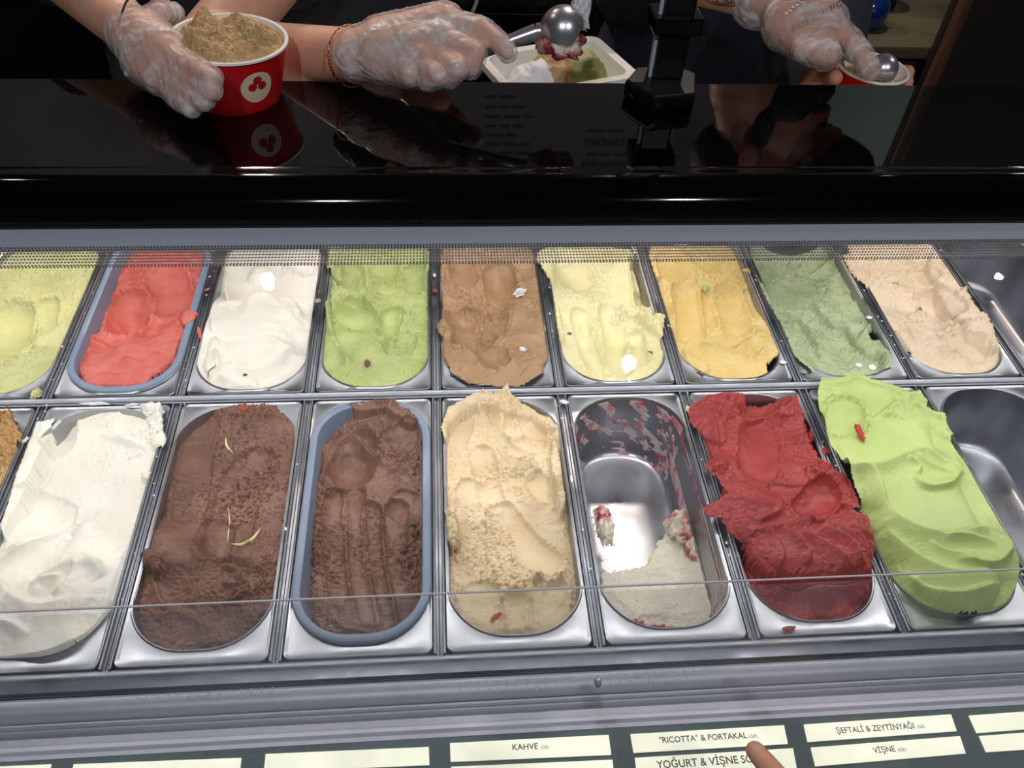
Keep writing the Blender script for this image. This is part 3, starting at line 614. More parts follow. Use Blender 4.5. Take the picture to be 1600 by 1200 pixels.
# ---- front row
gelato('F', -1, (0, 600, 7.5), 'golden crumbly ice cream at the left edge in the front row', G['F-1'],
  [(-300, 700, -10), (60, 330, 0), (120, 420, 6), (0, 700, -16), (200, 620, 12), (60, 950, -4), (-200, 1400, -20), (-600, 2000, -10), (-700, 3000, -20)],
  [('c', 140, 620, 40, 60, 2.2), ('c', 60, 420, 30, 30, 1.6), ('m', 170, 600, 16, 14, 9), ('m', 20, 700, 14, 14, 5)], zl=.0, seed=11, rough=1.5,
  over=[([(40, 370), (130, 320), (170, 350), (205, 500), (280, 620), (230, 700), (150, 760), (80, 900), (0, 980), (-60, 700)], 11)])
gelato('F', 0, (0, 600, 2.5), 'milk white ice cream piled high at the near end, left in the front row', G['F0'],
  [(250, 110, -10), (450, 100, -4), (200, 200, -22), (380, 200, -16), (560, 180, 0), (150, 280, -24), (120, 450, -26), (400, 420, -16), (300, 300, -14), (520, 330, -8), (80, 520, -16), (250, 560, -10), (430, 560, -2), (20, 620, -12), (100, 640, -2), (350, 620, 8), (150, 720, -4), (60, 780, 2), (300, 760, 12), (100, 900, 16), (330, 850, 20), (60, 1000, 8), (250, 1000, 10), (0, 1060, 0), (380, 960, 4)],
  [('r', [(0, 680), (120, 640), (260, 580), (420, 560)], 6, 12, 3), ('r', [(0, 640), (140, 610), (300, 500), (420, 470)], 5, 8, 3), ('r', [(130, 800), (260, 760), (340, 710), (400, 740), (430, 790)], 9, 12, 3.5), ('r', [(160, 870), (180, 810), (280, 790)], 4, 9, 3),
   ('r', [(0, 760), (60, 850), (160, 900), (300, 880)], 5, 12, 4), ('r', [(0, 950), (80, 970), (130, 1010)], 5, 8, 3), ('r', [(230, 860), (300, 800), (330, 720)], 4, 10, 3), ('r', [(160, 310), (200, 320), (140, 400)], 5, 5, 2),
   ('g', [(120, 460), (220, 520)], 50, 5, .2), ('g', [(230, 160), (220, 210)], 40, 6, .3), ('g', [(490, 150), (560, 160)], 40, 6, .3), ('s', 130, 470, 36, 34, 1), ('s', 180, 680, 60, 26, 1), ('s', 220, 880, 90, 60, .95), ('s', 460, 480, 30, 40, .9), ('s', 220, 190, 20, 16, .8),
   ('c', 400, 270, 26, 18, .9), ('c', 600, 180, 20, 30, 1.4), ('r', [(380, 180), (480, 220), (590, 260)], 5, 6, 2), ('r', [(500, 290), (560, 270)], 4, 4, 2)],
  zl=-.006, seed=12, rough=.45, lump=1.2, holes=[],
  over=[([(540, 75), (600, 68), (635, 90), (640, 180), (655, 215), (640, 245), (590, 240), (580, 160)], 8), ([(550, 345), (585, 345), (580, 370), (550, 370)], 4), ([(140, 150), (220, 130), (180, 200), (130, 330), (60, 470), (10, 590), (0, 560), (60, 360)], 3)])
gelato('F', 1, (0, 600, 2.5), 'chocolate ice cream with torn surface and a strip of citrus peel, front row', G['F1'],
  [(760, 150, -10), (900, 110, 0), (1060, 110, 2), (1120, 180, 0), (720, 280, -16), (1080, 280, -12), (720, 500, -22), (900, 480, -26), (1060, 520, -24), (850, 630, -26), (620, 640, -6), (750, 680, -8), (960, 690, -8), (700, 780, -12), (900, 800, -10), (1040, 820, -12), (620, 860, -14), (850, 930, -26), (700, 960, -26), (950, 1000, -34), (800, 1030, -38), (620, 980, -28)],
  [('g', [(800, 180), (760, 330), (740, 480)], 46, 5, .25), ('g', [(1000, 330), (930, 420), (880, 610)], 60, 7, .2), ('g', [(840, 560), (820, 640)], 42, 6, .2), ('r', [(570, 680), (700, 720), (850, 690), (1060, 720)], 7, 12, 3), ('r', [(740, 610), (800, 660), (880, 680)], 3, 6, 2),
   ('r', [(600, 750), (640, 860), (740, 900), (820, 940)], 5, 9, 3), ('r', [(870, 720), (940, 750), (930, 800), (870, 790)], 4, 5, 1.5), ('r', [(890, 760), (960, 780), (970, 830), (880, 850)], 4, 5, 1.5), ('r', [(740, 760), (760, 830), (740, 870)], 3, 4, 1.5),
   ('t', 960, 430, 28, 46, 2.0, -15), ('t', 780, 440, 36, 30, .8), ('t', 900, 260, 30, 40, .8), ('c', 1000, 130, 40, 14, 1.2), ('c', 960, 220, 20, 20, .8), ('c', 1060, 320, 14, 30, 1), ('s', 700, 560, 20, 30, .8), ('s', 760, 660, 46, 14, .9), ('s', 690, 810, 20, 20, .6), ('c', 1040, 750, 12, 30, 1), ('c', 900, 830, 30, 16, .8)],
  zl=-.016, seed=13, tears=.45, over=[([(555, 650), (590, 640), (640, 690), (620, 740), (560, 700)], 5), ([(860, 95), (960, 80), (1080, 85), (1110, 120), (1000, 130), (880, 120)], 4)])
gelato('F', 2, (440, 600, 2.5), 'chocolate ice cream with long scoop grooves in the grey lined front pan', G['F2'],
  [(200, 110, -22), (170, 220, -28), (350, 120, -6), (500, 200, -8), (300, 320, -40), (260, 420, -36), (420, 390, -34), (480, 420, -30), (140, 420, -24), (520, 550, -28), (130, 600, -28), (290, 600, -42), (460, 620, -38), (300, 780, -44), (130, 780, -36), (520, 780, -36), (250, 930, -48), (400, 920, -46), (500, 900, -44), (120, 920, -46)],
  [('g', [(285, 420), (290, 580), (310, 760), (340, 870)], 28, 6, .2), ('g', [(210, 440), (205, 620), (220, 800)], 26, 5, .25), ('g', [(350, 480), (365, 700), (400, 900)], 24, 5, .25), ('g', [(450, 480), (450, 640), (490, 820), (500, 880)], 32, 6, .25), ('g', [(300, 270), (270, 330)], 60, 9, .2), ('g', [(480, 240), (440, 250)], 44, 7, .3), ('g', [(480, 470), (500, 480)], 46, 6, .2),
   ('r', [(280, 205), (360, 270), (430, 330), (520, 380)], 7, 9, 3), ('r', [(270, 190), (390, 180), (470, 110)], 5, 7, 2.5), ('r', [(140, 240), (175, 300), (150, 420)], 4, 6, 2), ('r', [(200, 860), (230, 920), (310, 940), (420, 970), (470, 900)], 4, 4, 1.5),
   ('c', 430, 120, 44, 14, 1.6), ('c', 470, 310, 40, 18, 1.2, -35), ('c', 130, 600, 12, 60, 1.6), ('c', 500, 650, 14, 50, 1.4), ('t', 350, 600, 20, 60, 1.0), ('t', 220, 640, 24, 50, 1.0), ('t', 450, 660, 20, 36, .8), ('c', 170, 400, 12, 20, 1.2), ('s', 260, 360, 40, 18, .8)],
  zl=-.030, seed=14, tears=.35, over=[([(240, 75), (330, 70), (420, 65), (500, 100), (540, 150), (500, 150), (400, 100), (300, 110)], 5)])
gelato('F', 3, (440, 600, 2.5), 'cream beige ice cream with crumbly overflow at its far end, centre of the front row', G['F3'],
  [(720, 130, -16), (700, 220, -18), (860, 60, 12), (980, 110, -4), (980, 200, -12), (1050, 140, 4), (760, 300, -12), (900, 250, -6), (680, 400, -8), (860, 420, -20), (1000, 400, -14), (760, 600, -20), (960, 560, -24), (1060, 620, -22), (700, 520, -6), (760, 760, -22), (900, 720, -18), (1040, 740, -14), (780, 900, -26), (920, 880, -24), (1050, 900, -26), (920, 980, -40), (740, 960, -36), (1120, 900, -32)],
  [('g', [(740, 420), (740, 560), (740, 720)], 40, 4, .2), ('g', [(860, 500), (960, 620), (1040, 690)], 42, 6, .35), ('g', [(780, 280), (820, 440)], 34, 4, .2), ('g', [(990, 240), (920, 260)], 30, 5, .3), ('g', [(980, 130), (1000, 170)], 50, 7, .3), ('g', [(920, 850), (920, 950)], 42, 7, .3), ('g', [(1050, 800), (1040, 930)], 44, 7, .3), ('g', [(780, 820), (800, 920)], 50, 6, .3), ('g', [(1000, 380), (1030, 420)], 30, 6, .3), ('g', [(700, 150), (680, 210)], 36, 5, .2),
   ('r', [(850, 190), (900, 240), (990, 290)], 7, 6, 2), ('r', [(830, 100), (860, 150), (860, 200)], 7, 7, 3), ('r', [(650, 500), (690, 560), (680, 640)], 5, 5, 2), ('r', [(960, 720), (1060, 740), (1100, 700)], 4, 6, 2),
   ('t', 780, 600, 44, 60, 1.2, 15), ('c', 860, 90, 40, 24, 1.6), ('c', 960, 330, 18, 16, 1.8), ('c', 1060, 200, 12, 40, 1.2), ('c', 820, 340, 30, 20, .8), ('c', 1080, 480, 14, 40, 1), ('c', 960, 760, 40, 10, 1.2), ('s', 700, 200, 20, 18, .9), ('s', 1020, 520, 26, 40, .6), ('s', 920, 920, 20, 16, .9)],
  zl=-.012, seed=15, tears=.3, over=[([(620, 170), (650, 90), (740, 40), (790, 30), (830, 50), (880, 20), (910, 60), (990, 80), (1060, 140), (1070, 180), (1040, 170), (980, 110), (900, 120), (760, 80), (700, 100), (650, 160), (640, 230)], 9), ([(635, 490), (670, 490), (700, 600), (670, 640), (650, 600)], 6), ([(1060, 200), (1080, 240), (1110, 460), (1090, 500), (1050, 300)], 3)])
gelato('F', 5, (1040, 560, 2.5), 'dark red sorbet heaped over the left rim in the front row', G['F5'],
  [(200, 180, 6), (130, 200, 8), (360, 180, -18), (500, 180, 8), (400, 270, -8), (240, 280, 6), (180, 330, 2), (450, 340, -2), (330, 450, 4), (570, 450, 8), (240, 420, 14), (420, 480, 2), (650, 480, 10), (300, 560, 20), (180, 610, 22), (560, 580, 4), (660, 560, 8), (350, 650, 24), (560, 660, 20), (760, 640, 14), (450, 760, 22), (650, 740, 22), (780, 740, 16), (420, 850, -6), (600, 860, 2), (760, 850, -2), (500, 940, -26), (650, 980, -34), (780, 940, -26), (400, 960, -30), (370, 820, -14)],
  [('r', [(500, 150), (440, 200), (330, 230), (290, 260)], 6, 9, 3), ('r', [(120, 180), (180, 260), (200, 380)], 6, 7, 3), ('r', [(200, 150), (300, 170), (260, 220)], 6, 6, 2), ('g', [(370, 280), (360, 420)], 56, 6, .2), ('g', [(430, 510), (530, 530)], 20, 3, .4), ('g', [(610, 540), (560, 600)], 46, 9, .3),
   ('r', [(540, 440), (600, 470), (700, 480)], 8, 9, 3), ('r', [(200, 560), (320, 600), (440, 620)], 7, 8, 2), ('r', [(430, 530), (440, 620), (340, 680)], 6, 8, 2.5), ('r', [(310, 700), (420, 690), (560, 650), (680, 590), (760, 600)], 7, 8, 2.5),
   ('r', [(450, 690), (540, 790), (530, 840)], 6, 9, 2), ('r', [(480, 690), (620, 770), (720, 840)], 6, 8, 2), ('r', [(560, 690), (690, 740), (760, 830)], 6, 8, 2), ('r', [(640, 690), (740, 730), (800, 800)], 5, 7, 2), ('r', [(700, 690), (800, 720)], 5, 6, 2), ('r', [(400, 700), (440, 800), (430, 850)], 5, 9, 2.5),
   ('r', [(420, 860), (520, 890), (700, 880), (800, 860)], 5, 9, 3), ('c', 230, 200, 36, 20, 1.3), ('c', 600, 450, 24, 14, 1.4), ('c', 180, 450, 14, 14, 1), ('c', 520, 330, 16, 20, .8), ('s', 480, 760, 26, 30, .7), ('s', 360, 360, 30, 40, .5), ('s', 620, 930, 60, 16, .8), ('m', 200, 440, 14, 12, 8)],
  zl=.004, seed=16, rough=.85,
  mask=[(100, 190), (200, 130), (420, 150), (520, 150), (600, 380), (720, 500), (800, 620), (850, 900), (830, 1030), (520, 1060), (360, 960), (310, 760), (120, 300)],
  over=[([(85, 200), (110, 180), (160, 145), (230, 130), (310, 150), (320, 190), (240, 260), (250, 330), (200, 360), (130, 290), (90, 250)], 10), ([(145, 425), (190, 400), (240, 420), (300, 470), (250, 520), (215, 520), (200, 480), (150, 445)], 16), ([(130, 610), (150, 590), (200, 570), (250, 520), (420, 540), (450, 620), (420, 690), (320, 725), (240, 680), (210, 640), (170, 640)], 24),
    ([(450, 160), (490, 165), (510, 140), (525, 200), (500, 230), (440, 220)], 9), ([(550, 420), (610, 390), (650, 440), (720, 480), (730, 510), (760, 600), (700, 600), (620, 500)], 12), ([(310, 700), (430, 680), (720, 590), (790, 620), (815, 720), (815, 840), (700, 850), (540, 860), (400, 850), (330, 780)], 22)])
gelato('F', 6, (1040, 560, 2.5), 'lime green ice cream heaped high above its pan, right of the dark red sorbet', G['F6'],
  [(620, 120, 20), (700, 160, 16), (780, 110, 18), (700, 260, 12), (620, 200, 22), (900, 160, 20), (1000, 150, 14), (820, 300, 12), (960, 280, 14), (1080, 280, 16), (700, 400, 14), (900, 420, 16), (1100, 440, 22), (830, 500, 20), (1000, 560, 24), (1150, 560, 20), (880, 640, 24), (1050, 680, 24), (1200, 660, 20), (960, 760, 26), (1120, 800, 26), (1280, 720, 26), (1020, 860, 18), (1250, 840, 22), (1150, 940, 2), (1320, 900, 2), (1000, 930, -12), (850, 800, -16), (900, 900, -22), (1200, 1000, -14), (760, 620, -20), (800, 700, -16)],
  [('g', [(700, 220), (690, 260)], 50, 7, .5), ('r', [(590, 180), (620, 300), (660, 400), (800, 440), (920, 400), (1000, 380), (1100, 390), (1150, 440)], 8, 10, 3), ('r', [(1150, 440), (1100, 510), (1000, 520), (950, 470)], 7, 10, 3), ('r', [(960, 400), (1040, 440), (1100, 470)], 5, 6, 2), ('r', [(1000, 385), (1090, 430), (1120, 470)], 4, 5, 2), ('r', [(930, 410), (980, 440), (970, 470)], 5, 5, 2),
   ('r', [(650, 340), (700, 430), (800, 470), (860, 600), (960, 680), (1100, 710), (1220, 680), (1310, 700)], 8, 11, 3), ('r', [(1310, 700), (1330, 770), (1260, 820), (1120, 800)], 7, 10, 3), ('r', [(860, 660), (960, 780), (1100, 850), (1260, 840)], 6, 10, 3), ('r', [(1060, 720), (1180, 720), (1280, 740)], 4, 7, 2), ('r', [(900, 780), (1000, 890), (1150, 930), (1320, 880)], 7, 9, 3), ('r', [(940, 860), (1040, 960), (1200, 990)], 6, 8, 3), ('r', [(1020, 730), (1080, 770), (1200, 790)], 4, 7, 2),
   ('r', [(830, 250), (900, 190), (1000, 200)], 5, 7, 3), ('r', [(740, 300), (850, 230), (920, 260)], 4, 6, 2), ('c', 960, 170, 40, 20, 1.1), ('c', 900, 230, 26, 14, .9), ('c', 640, 110, 20, 10, .6), ('s', 980, 600, 60, 34, 1), ('s', 1150, 760, 50, 20, .9), ('s', 850, 400, 60, 20, .8), ('s', 680, 220, 20, 22, .8), ('s', 1150, 880, 60, 30, .8), ('m', 1080, 290, 12, 20, 8, 30)],
  zl=.016, seed=17, rough=.4, lump=.8,
  over=[([(585, 140), (600, 90), (680, 85), (740, 65), (800, 90), (880, 110), (930, 140), (990, 130), (1025, 170), (1010, 200), (1060, 215), (1090, 220), (1095, 260), (1120, 310), (1090, 330), (1050, 300), (1060, 350), (1130, 390), (1170, 450), (1190, 540), (1240, 640), (1310, 690), (1335, 770), (1330, 860), (1290, 960), (1200, 990), (1060, 950), (960, 880), (880, 740), (820, 600), (770, 560), (690, 430), (640, 350), (585, 220)], 24)])
# ================================================================== CHERRY RIPPLE REMAINS (nearly empty pan)
def ripplemat(name, film=False):
    m = mat(name, srgb(228, 222, 200), .45, 0, bump=.0006, bscale=300, sss=.1)
    n = m.node_tree.nodes; L = m.node_tree.links; b = n['Principled BSDF']
    tc = n.new('ShaderNodeTexCoord'); t = n.new('ShaderNodeTexNoise'); t.inputs['Scale'].default_value = 26; t.inputs['Detail'].default_value = 5; t.inputs['Distortion'].default_value = 2.2
    L.new(tc.outputs['Object'], t.inputs['Vector'])
    r = n.new('ShaderNodeValToRGB'); e = r.color_ramp.elements
    e[0].position = .43 if not film else .42; e[0].color = srgb(226, 219, 198) if not film else srgb(206, 200, 198); e[1].position = .60 if not film else .66; e[1].color = srgb(158, 52, 66) if not film else srgb(186, 70, 84)
    x = e.new(.53); x.color = srgb(206, 140, 142) if not film else srgb(208, 150, 156)
    if film: b.inputs['Alpha'].default_value = .78
    L.new(t.outputs[0], r.inputs[0]); L.new(r.outputs[0], b.inputs['Base Color'])
    return m
M_rip = ripplemat('cherry_ripple'); M_film = ripplemat('cherry_ripple_film', True)
M_ripw = gm('ripple_cream', (230, 222, 192), (238, 232, 212), .45)
FR4 = (860, 580, 2.608)
def deep(label, m, pts, hgt, z0, seed, rough=1.2, climb=0):
    """a lump lying on the pan floor: outline measured on the level z0"""
    W = lambda x, y: (lambda p: (p.x, p.y))(U(FR4[0]+x/FR4[2], FR4[1]+y/FR4[2], z0))
    pp = [W(*p) for p in pts]; res = .0011
    x = np.arange(min(p[0] for p in pp)-.004, max(p[0] for p in pp)+.004, res); y = np.arange(min(p[1] for p in pp)-.004, max(p[1] for p in pp)+.004, res)
    X, Y = np.meshgrid(x, y)
    op = opening('F', 4); so = sdopen(X, Y, (op[0], op[1], op[2]-.007+climb*.09, op[3]-.007+climb*.09, op[4]-.006))
    sd = sdpoly(X+fbm(X/.007, Y/.007, seed, 3)*.006, Y+fbm(X/.007, Y/.007, seed+4, 3)*.006, pp); sd = np.minimum(sd, so)
    t = np.clip(sd/max(.004, hgt*.8), 0, 1); h = z0+.0012+hgt*np.sqrt(1-(1-t)**2)*(1+.35*fbm(X/.016, Y/.016, seed+7, 3))
    h = h+rough*t*(.0016*(fbm(X/.005, Y/.0045, seed+9, 4, ridged=True)-.3)+.002*fbm(X/.01, Y/.01, seed+11, 3))
    h = h+climb*np.exp(-np.maximum(so, 0)/.009)*np.clip(t*1.5, 0, 1); h = np.maximum(h, z0+.0007)
    keep = sd > 0; kq = keep[:-1, :-1] & keep[1:, :-1] & keep[:-1, 1:] & keep[1:, 1:]
    ny, nx = X.shape; idx = np.arange(ny*nx).reshape(ny, nx)
    q = np.stack([idx[:-1, :-1][kq], idx[:-1, 1:][kq], idx[1:, 1:][kq], idx[1:, :-1][kq]], 1); used = np.unique(q); rem = np.full(ny*nx, -1); rem[used] = np.arange(len(used)); q = rem[q]
    me = bpy.data.meshes.new('ice_cream'); me.from_pydata(np.stack([X.ravel()[used], Y.ravel()[used], h.ravel()[used]], 1).tolist(), [], q.tolist())
    o = link('ice_cream', me, m); tag(o, label, 'ice cream'); GEL.append(o); return o
deep('flat cream coloured remains covering the near floor of the nearly empty pan', M_ripw,
     [(190, 830), (290, 820), (380, 800), (440, 700), (480, 640), (600, 650), (760, 800), (800, 950), (780, 1050), (640, 1090), (420, 1090), (280, 1060), (200, 950)], .007, -.100, 201, climb=.045)
deep('cherry streaked lump against the right wall of the nearly empty pan', M_rip, [(450, 640), (490, 590), (580, 610), (700, 690), (760, 820), (700, 890), (600, 850), (530, 730)], .030, -.085, 211, 2.2, climb=.04)
deep('small cherry streaked lump against the left wall of the nearly empty pan', M_rip, [(165, 580), (200, 560), (240, 590), (260, 640), (255, 720), (215, 740), (185, 690)], .02, -.07, 221, 1.8, climb=.03)
deep('red juice streak at the near end of the nearly empty pan', M_rip, [(300, 1020), (380, 1022), (470, 1045), (600, 1048), (700, 1010), (740, 900), (780, 960), (720, 1060), (600, 1090), (380, 1090)], .009, -.072, 231, 1.5, climb=.02)
# thin film left on the walls: a shell half a millimetre off the basin, torn by noise
ox, oy, hw, hh, rc = opening('F', 4)
rings = []; NP = 60
for k in range(64):
    z = -.006-k*.0016; f_ = k/63
    ins = np.interp(-z, [0, .004, .03, .07, .098, .106, .108], [0, .001, .003, .006, .009, .013, .016])+.0008
    rings.append((rrect(ox, oy, hw-ins, hh-ins, max(rc-ins*.6, .01), 46), z))
vv = np.array([(x, y, z) for r, z in rings for x, y in r]); n_ = len(rings[0][0])
nn = fbm(vv[:, 0]/.016+vv[:, 2]/.02, vv[:, 1]/.016, 77, 4)+.35*fbm(vv[:, 0]/.005+vv[:, 2]/.006, vv[:, 1]/.004, 88, 3)
wgt = np.where(vv[:, 0] > ox, .10, .0)+np.where(vv[:, 1] > oy+.05, .05, -.02)-np.where((np.abs(vv[:, 0]-ox) < .05) & (vv[:, 1] < oy), .1, 0)
okv = (nn+wgt) > .12
fs = []
for k in range(len(rings)-1):
    for i in range(n_):
        j = (i+1) % n_; q = (k*n_+i, k*n_+j, (k+1)*n_+j, (k+1)*n_+i)
        if sum(okv[a] for a in q) >= 3: fs.append(q)
me = bpy.data.meshes.new('residue_film'); me.from_pydata(vv.tolist(), [], fs); me.update()
bm = bmesh.new(); bm.from_mesh(me); bmesh.ops.delete(bm, geom=[v for v in bm.verts if not v.link_faces], context='VERTS'); bm.to_mesh(me); bm.free()
o = link('ice_cream_film', me, M_film); tag(o, 'thin pink and white smears drying on the walls of the nearly empty pan', 'residue')
sm = o.modifiers.new('thick', 'SOLIDIFY'); sm.thickness = .0005

# ================================================================== CRUMBS, DRIPS, TOPPINGS
from mathutils.bvhtree import BVHTree
BV = []
for g in GEL:
    me = g.data; nv = len(me.vertices); c = np.empty(nv*3, np.float32); me.vertices.foreach_get('co', c)
    BV.append(BVHTree.FromPolygons(c.reshape(-1, 3).tolist(), [tuple(p.vertices) for p in me.polygons]))
def hit(px, py, rim=.0006):
    d = Vector(ray(px, py)).normalized(); best = None
    for b in BV:
        r = b.ray_cast(CAM, d)
        if r[0] is not None and (best is None or r[3] < best[1]): best = (r[0], r[3])
    p = U(px, py, rim)
    if best is None or (p-CAM).length < best[1]-.002 and False: return p
    return best[0] if best[0].z > -.06 else p
def lump(name, p, rx, ry, h, m, label=None, seed=0, rot=0, cat='ice cream', parent=None, rag=.35, group=None):
    bm = bmesh.new(); bmesh.ops.create_icosphere(bm, subdivisions=4 if rx > .004 else 3, radius=1)
    rnd = np.array([v.co[:] for v in bm.verts]); nz = fbm(rnd[:, 0]*1.6+seed, rnd[:, 1]*1.6+rnd[:, 2]*1.3, seed+5, 3)
    nz = nz+.5*fbm(rnd[:, 0]*4.5+seed, rnd[:, 1]*4.5+rnd[:, 2]*3, seed+9, 2)
    c_, s_ = math.cos(rot), math.sin(rot)
    for v, k in zip(bm.verts, nz):
        s = 1+rag*1.6*k; a, b = v.co.x*rx*s, v.co.y*ry*s; z = max(v.co.z, -.25)*h*s
        v.co = Vector((p[0]+a*c_-b*s_, p[1]+a*s_+b*c_, p[2]+z+h*.12))
    o = frombm(name, bm, m, parent)
    if label: tag(o, label, cat, group)
    return o
M_wht = gm('white_smear', (236, 236, 236), (226, 228, 232), .4)
M_peel = gm('citrus_peel', (206, 212, 120), (228, 228, 168), .4); M_redf = gm('red_fleck', (204, 52, 36), (216, 70, 50), .4)
M_cocoa = gm('cocoa_crumb', (120, 70, 50), (140, 90, 66), .6); M_grn = gm('green_fleck', (150, 190, 80), (170, 205, 110), .3)
def L_(px, py, rxmm, rymm, hmm, m, label, rot=0, seed=None, rim=True, rag=.35, name='ice_cream_dab', cat='ice cream'):
    p = U(px, py, .0008) if rim else hit(px, py)
    return lump(name, p, rxmm/1000, rymm/1000, hmm/1000, m, label, seed if seed is not None else int(px), math.radians(rot), cat, rag=rag)
L_(56, 616, 6, 9, 5, G['B-1'], 'pale yellow crumbly dab on the steel corner below the pistachio pan', 0, 5)
L_(245, 642, 11, 8, 7, M_wht, 'ragged white dab on the divider above the milk white ice cream', 20, 6, rag=.5)
L_(150, 631, 16, 2.6, 2, M_wht, 'thin white smear along the cross divider above the milk white ice cream', -2, 7, rag=.5)
L_(205, 633, 8, 2, 2, M_wht, 'short white smear beside the ragged white dab', 8, 8, rag=.5)
L_(88, 664, 9, 2, 2, M_wht, 'white streak on the flange left of the milk white ice cream', 70, 9, rag=.6)
L_(40, 688, 6, 2.5, 2, M_wht, 'white streak on the divider beside the golden ice cream', 60, 10, rag=.6)
L_(228, 742, 5, 4, 3, M_wht, 'white dab on the divider right of the milk white ice cream', 30, 11, rag=.5)
L_(680, 455, 3, 3.5, 3, M_redf, 'tiny red dab on the divider between lime and hazel ice cream', 0, 12)
L_(679, 430, 2.2, 4, 1.5, M_wht, 'tiny white dab on the divider above the red one', 0, 13)
L_(496, 470, 5.5, 5, 1.5, gm('taupe', (150, 134, 128), (160, 146, 140)), 'flat taupe drop on the divider between white and lime ice cream', 0, 14, rag=.1)
L_(882, 628, 6, 3.2, 1.2, M_wht, 'white smear on the corner above the nearly empty pan', -20, 15, rag=.4)
L_(1076, 640, 5, 5, 4, G['B4'], 'pale yellow dab on the flange left of the dark red sorbet', 0, 16, rag=.5)
L_(1342, 570, 4.5, 4, .8, M_wht, None, 0, 17, rag=.05).name = 'ice_cream_dab'
tag(bpy.data.objects[[o.name for o in COL.objects if o.name.startswith('ice_cream_dab')][-1]], 'flat white drop on the dark flange below the sage green pan', 'ice cream')
L_(1255, 580, 6, 5, .6, gm('clear_drop', (120, 124, 128), (130, 134, 138), .15), 'flat grey water drop on the flange of the sage green pan', 0, 18, rag=.05, cat='drop', name='water_drop')
L_(1224, 566, 5, 3.5, .9, M_wht, 'flat white drop on the flange right of the warm yellow ice cream', 0, 19, rag=.05)
L_(1358, 496, 4.5, 3.5, 1, M_wht, 'white drop beside the sage green ice cream on the divider', 0, 20, rag=.1)
L_(1232, 982, 8, 2.6, 1.2, G['F5'], 'dark red drop on the flange below the dark red sorbet', 8, 21, rag=.2)
L_(1290, 705, 4, 8, 3, G['F5'], 'dark red crumb on the divider between red and lime ice cream', -20, 22, rag=.5)
L_(1268, 680, 3, 9, 3, G['F5'], 'thin dark red crumb line on the flange right of the red sorbet', -15, 23, rag=.6)
L_(893, 748, 2, 5, 1.2, M_wht, 'white fleck on the divider left of the nearly empty pan', 0, 24)
L_(1337, 426, 8, 5, 4, M_redf, 'bright red scrap on the divider left of the peach beige ice cream', 20, 25, rag=.5)
L_(325, 452, 5, 1.8, 1.5, G['B0'], 'coral scrap on the divider between red and white ice cream', 40, 26)
L_(329, 410, 5, 2, 2, G['B0'], 'small coral scrap on the divider near the far end', -30, 27)
L_(312, 520, 2.4, 14, .8, G['B0'], 'coral smear along the divider right of the coral sorbet', 18, 28)
L_(1165, 423, 6, 2.6, 3, G['B5'], 'pale yellow crumb on the divider right of the warm yellow ice cream', 0, 29, rag=.5)
# toppings on the ice creams
L_(812, 458, 9, 7, 6, M_wht, 'white chunk lying on the hazel brown ice cream near its right side', 40, 30, rim=False, rag=.5)
L_(817, 546, 6, 3, 3, M_wht, 'small white scrap lower on the hazel brown ice cream', -25, 31, rim=False, rag=.5)
L_(574, 568, 5, 6, 4, M_cocoa, 'brown chunk on the near fold of the lime green ice cream', 10, 32, rim=False)
L_(1101, 450, 4, 9, 4, M_grn, 'green fleck between the grooves of the warm yellow ice cream', -8, 33, rim=False, rag=.15)
L_(890, 522, 5, 4, 2, M_cocoa, 'brown fleck on the left of the pale yellow ice cream', 20, 34, rim=False)
L_(1016, 551, 4, 2, 2, M_cocoa, 'brown fleck on the right of the pale yellow ice cream', 0, 35, rim=False)
L_(1362, 404, 9, 5, 3, G['B5'], 'yellow fleck at the far end of the peach beige ice cream', 0, 36, rim=False, rag=.3)
L_(1400, 443, 5, 3.5, 2, M_grn, 'green fleck on the peach beige ice cream', 0, 37, rim=False)
L_(1438, 484, 2.5, 6, 2, M_cocoa, 'reddish brown fleck in the middle of the peach beige ice cream', -20, 38, rim=False)
L_(1343, 676, 4, 14, 4, M_redf, 'long bright red scrap on the lime green swirled ice cream', 4, 39, rim=False, rag=.45)
L_(382, 640, 6, 2.5, 3, M_redf, 'reddish crumb at the far rim of the citrus chocolate ice cream', 0, 40, rim=False)
L_(712, 860, 3, 4, 3, M_redf, 'tiny red fleck at the left edge of the cream beige ice cream', 0, 41, rim=False)
L_(775, 964, 7, 3, 3, M_redf, 'red fleck near the close end of the cream beige ice cream', 35, 42, rim=False)
L_(383, 564+22, 3, 2, 2, M_cocoa, 'small brown fleck on the white cream ice cream', 0, 43, rim=False)
def strip(label, pts, rmm, m):
    ps = [hit(x, y)+Vector((0, -.0005, .001)) for x, y in smoothpts(pts, 5)]
    n = len(ps); o = tube('citrus_peel', ps, [max(.0003, rmm/1000*math.sin(math.pi*(i+.6)/(n+.2))) for i in range(n)], m, n=8); tag(o, label, 'peel'); return o
strip('curled pale peel shaving at the far end of the chocolate ice cream', [(353, 684), (355, 698), (365, 708)], 1.6, M_peel)
strip('long pale green peel curl in the middle of the chocolate ice cream', [(362, 850), (378, 851), (395, 842), (408, 825)], 2.3, M_peel)
strip('thin pale thread above the long peel curl on chocolate', [(357, 792), (359, 815), (357, 835), (356, 848)], .8, M_peel)
strip('dark brown thread on the near fold of the white cream', [(325, 592), (327, 580), (336, 573), (337, 569)], .8, M_cocoa)
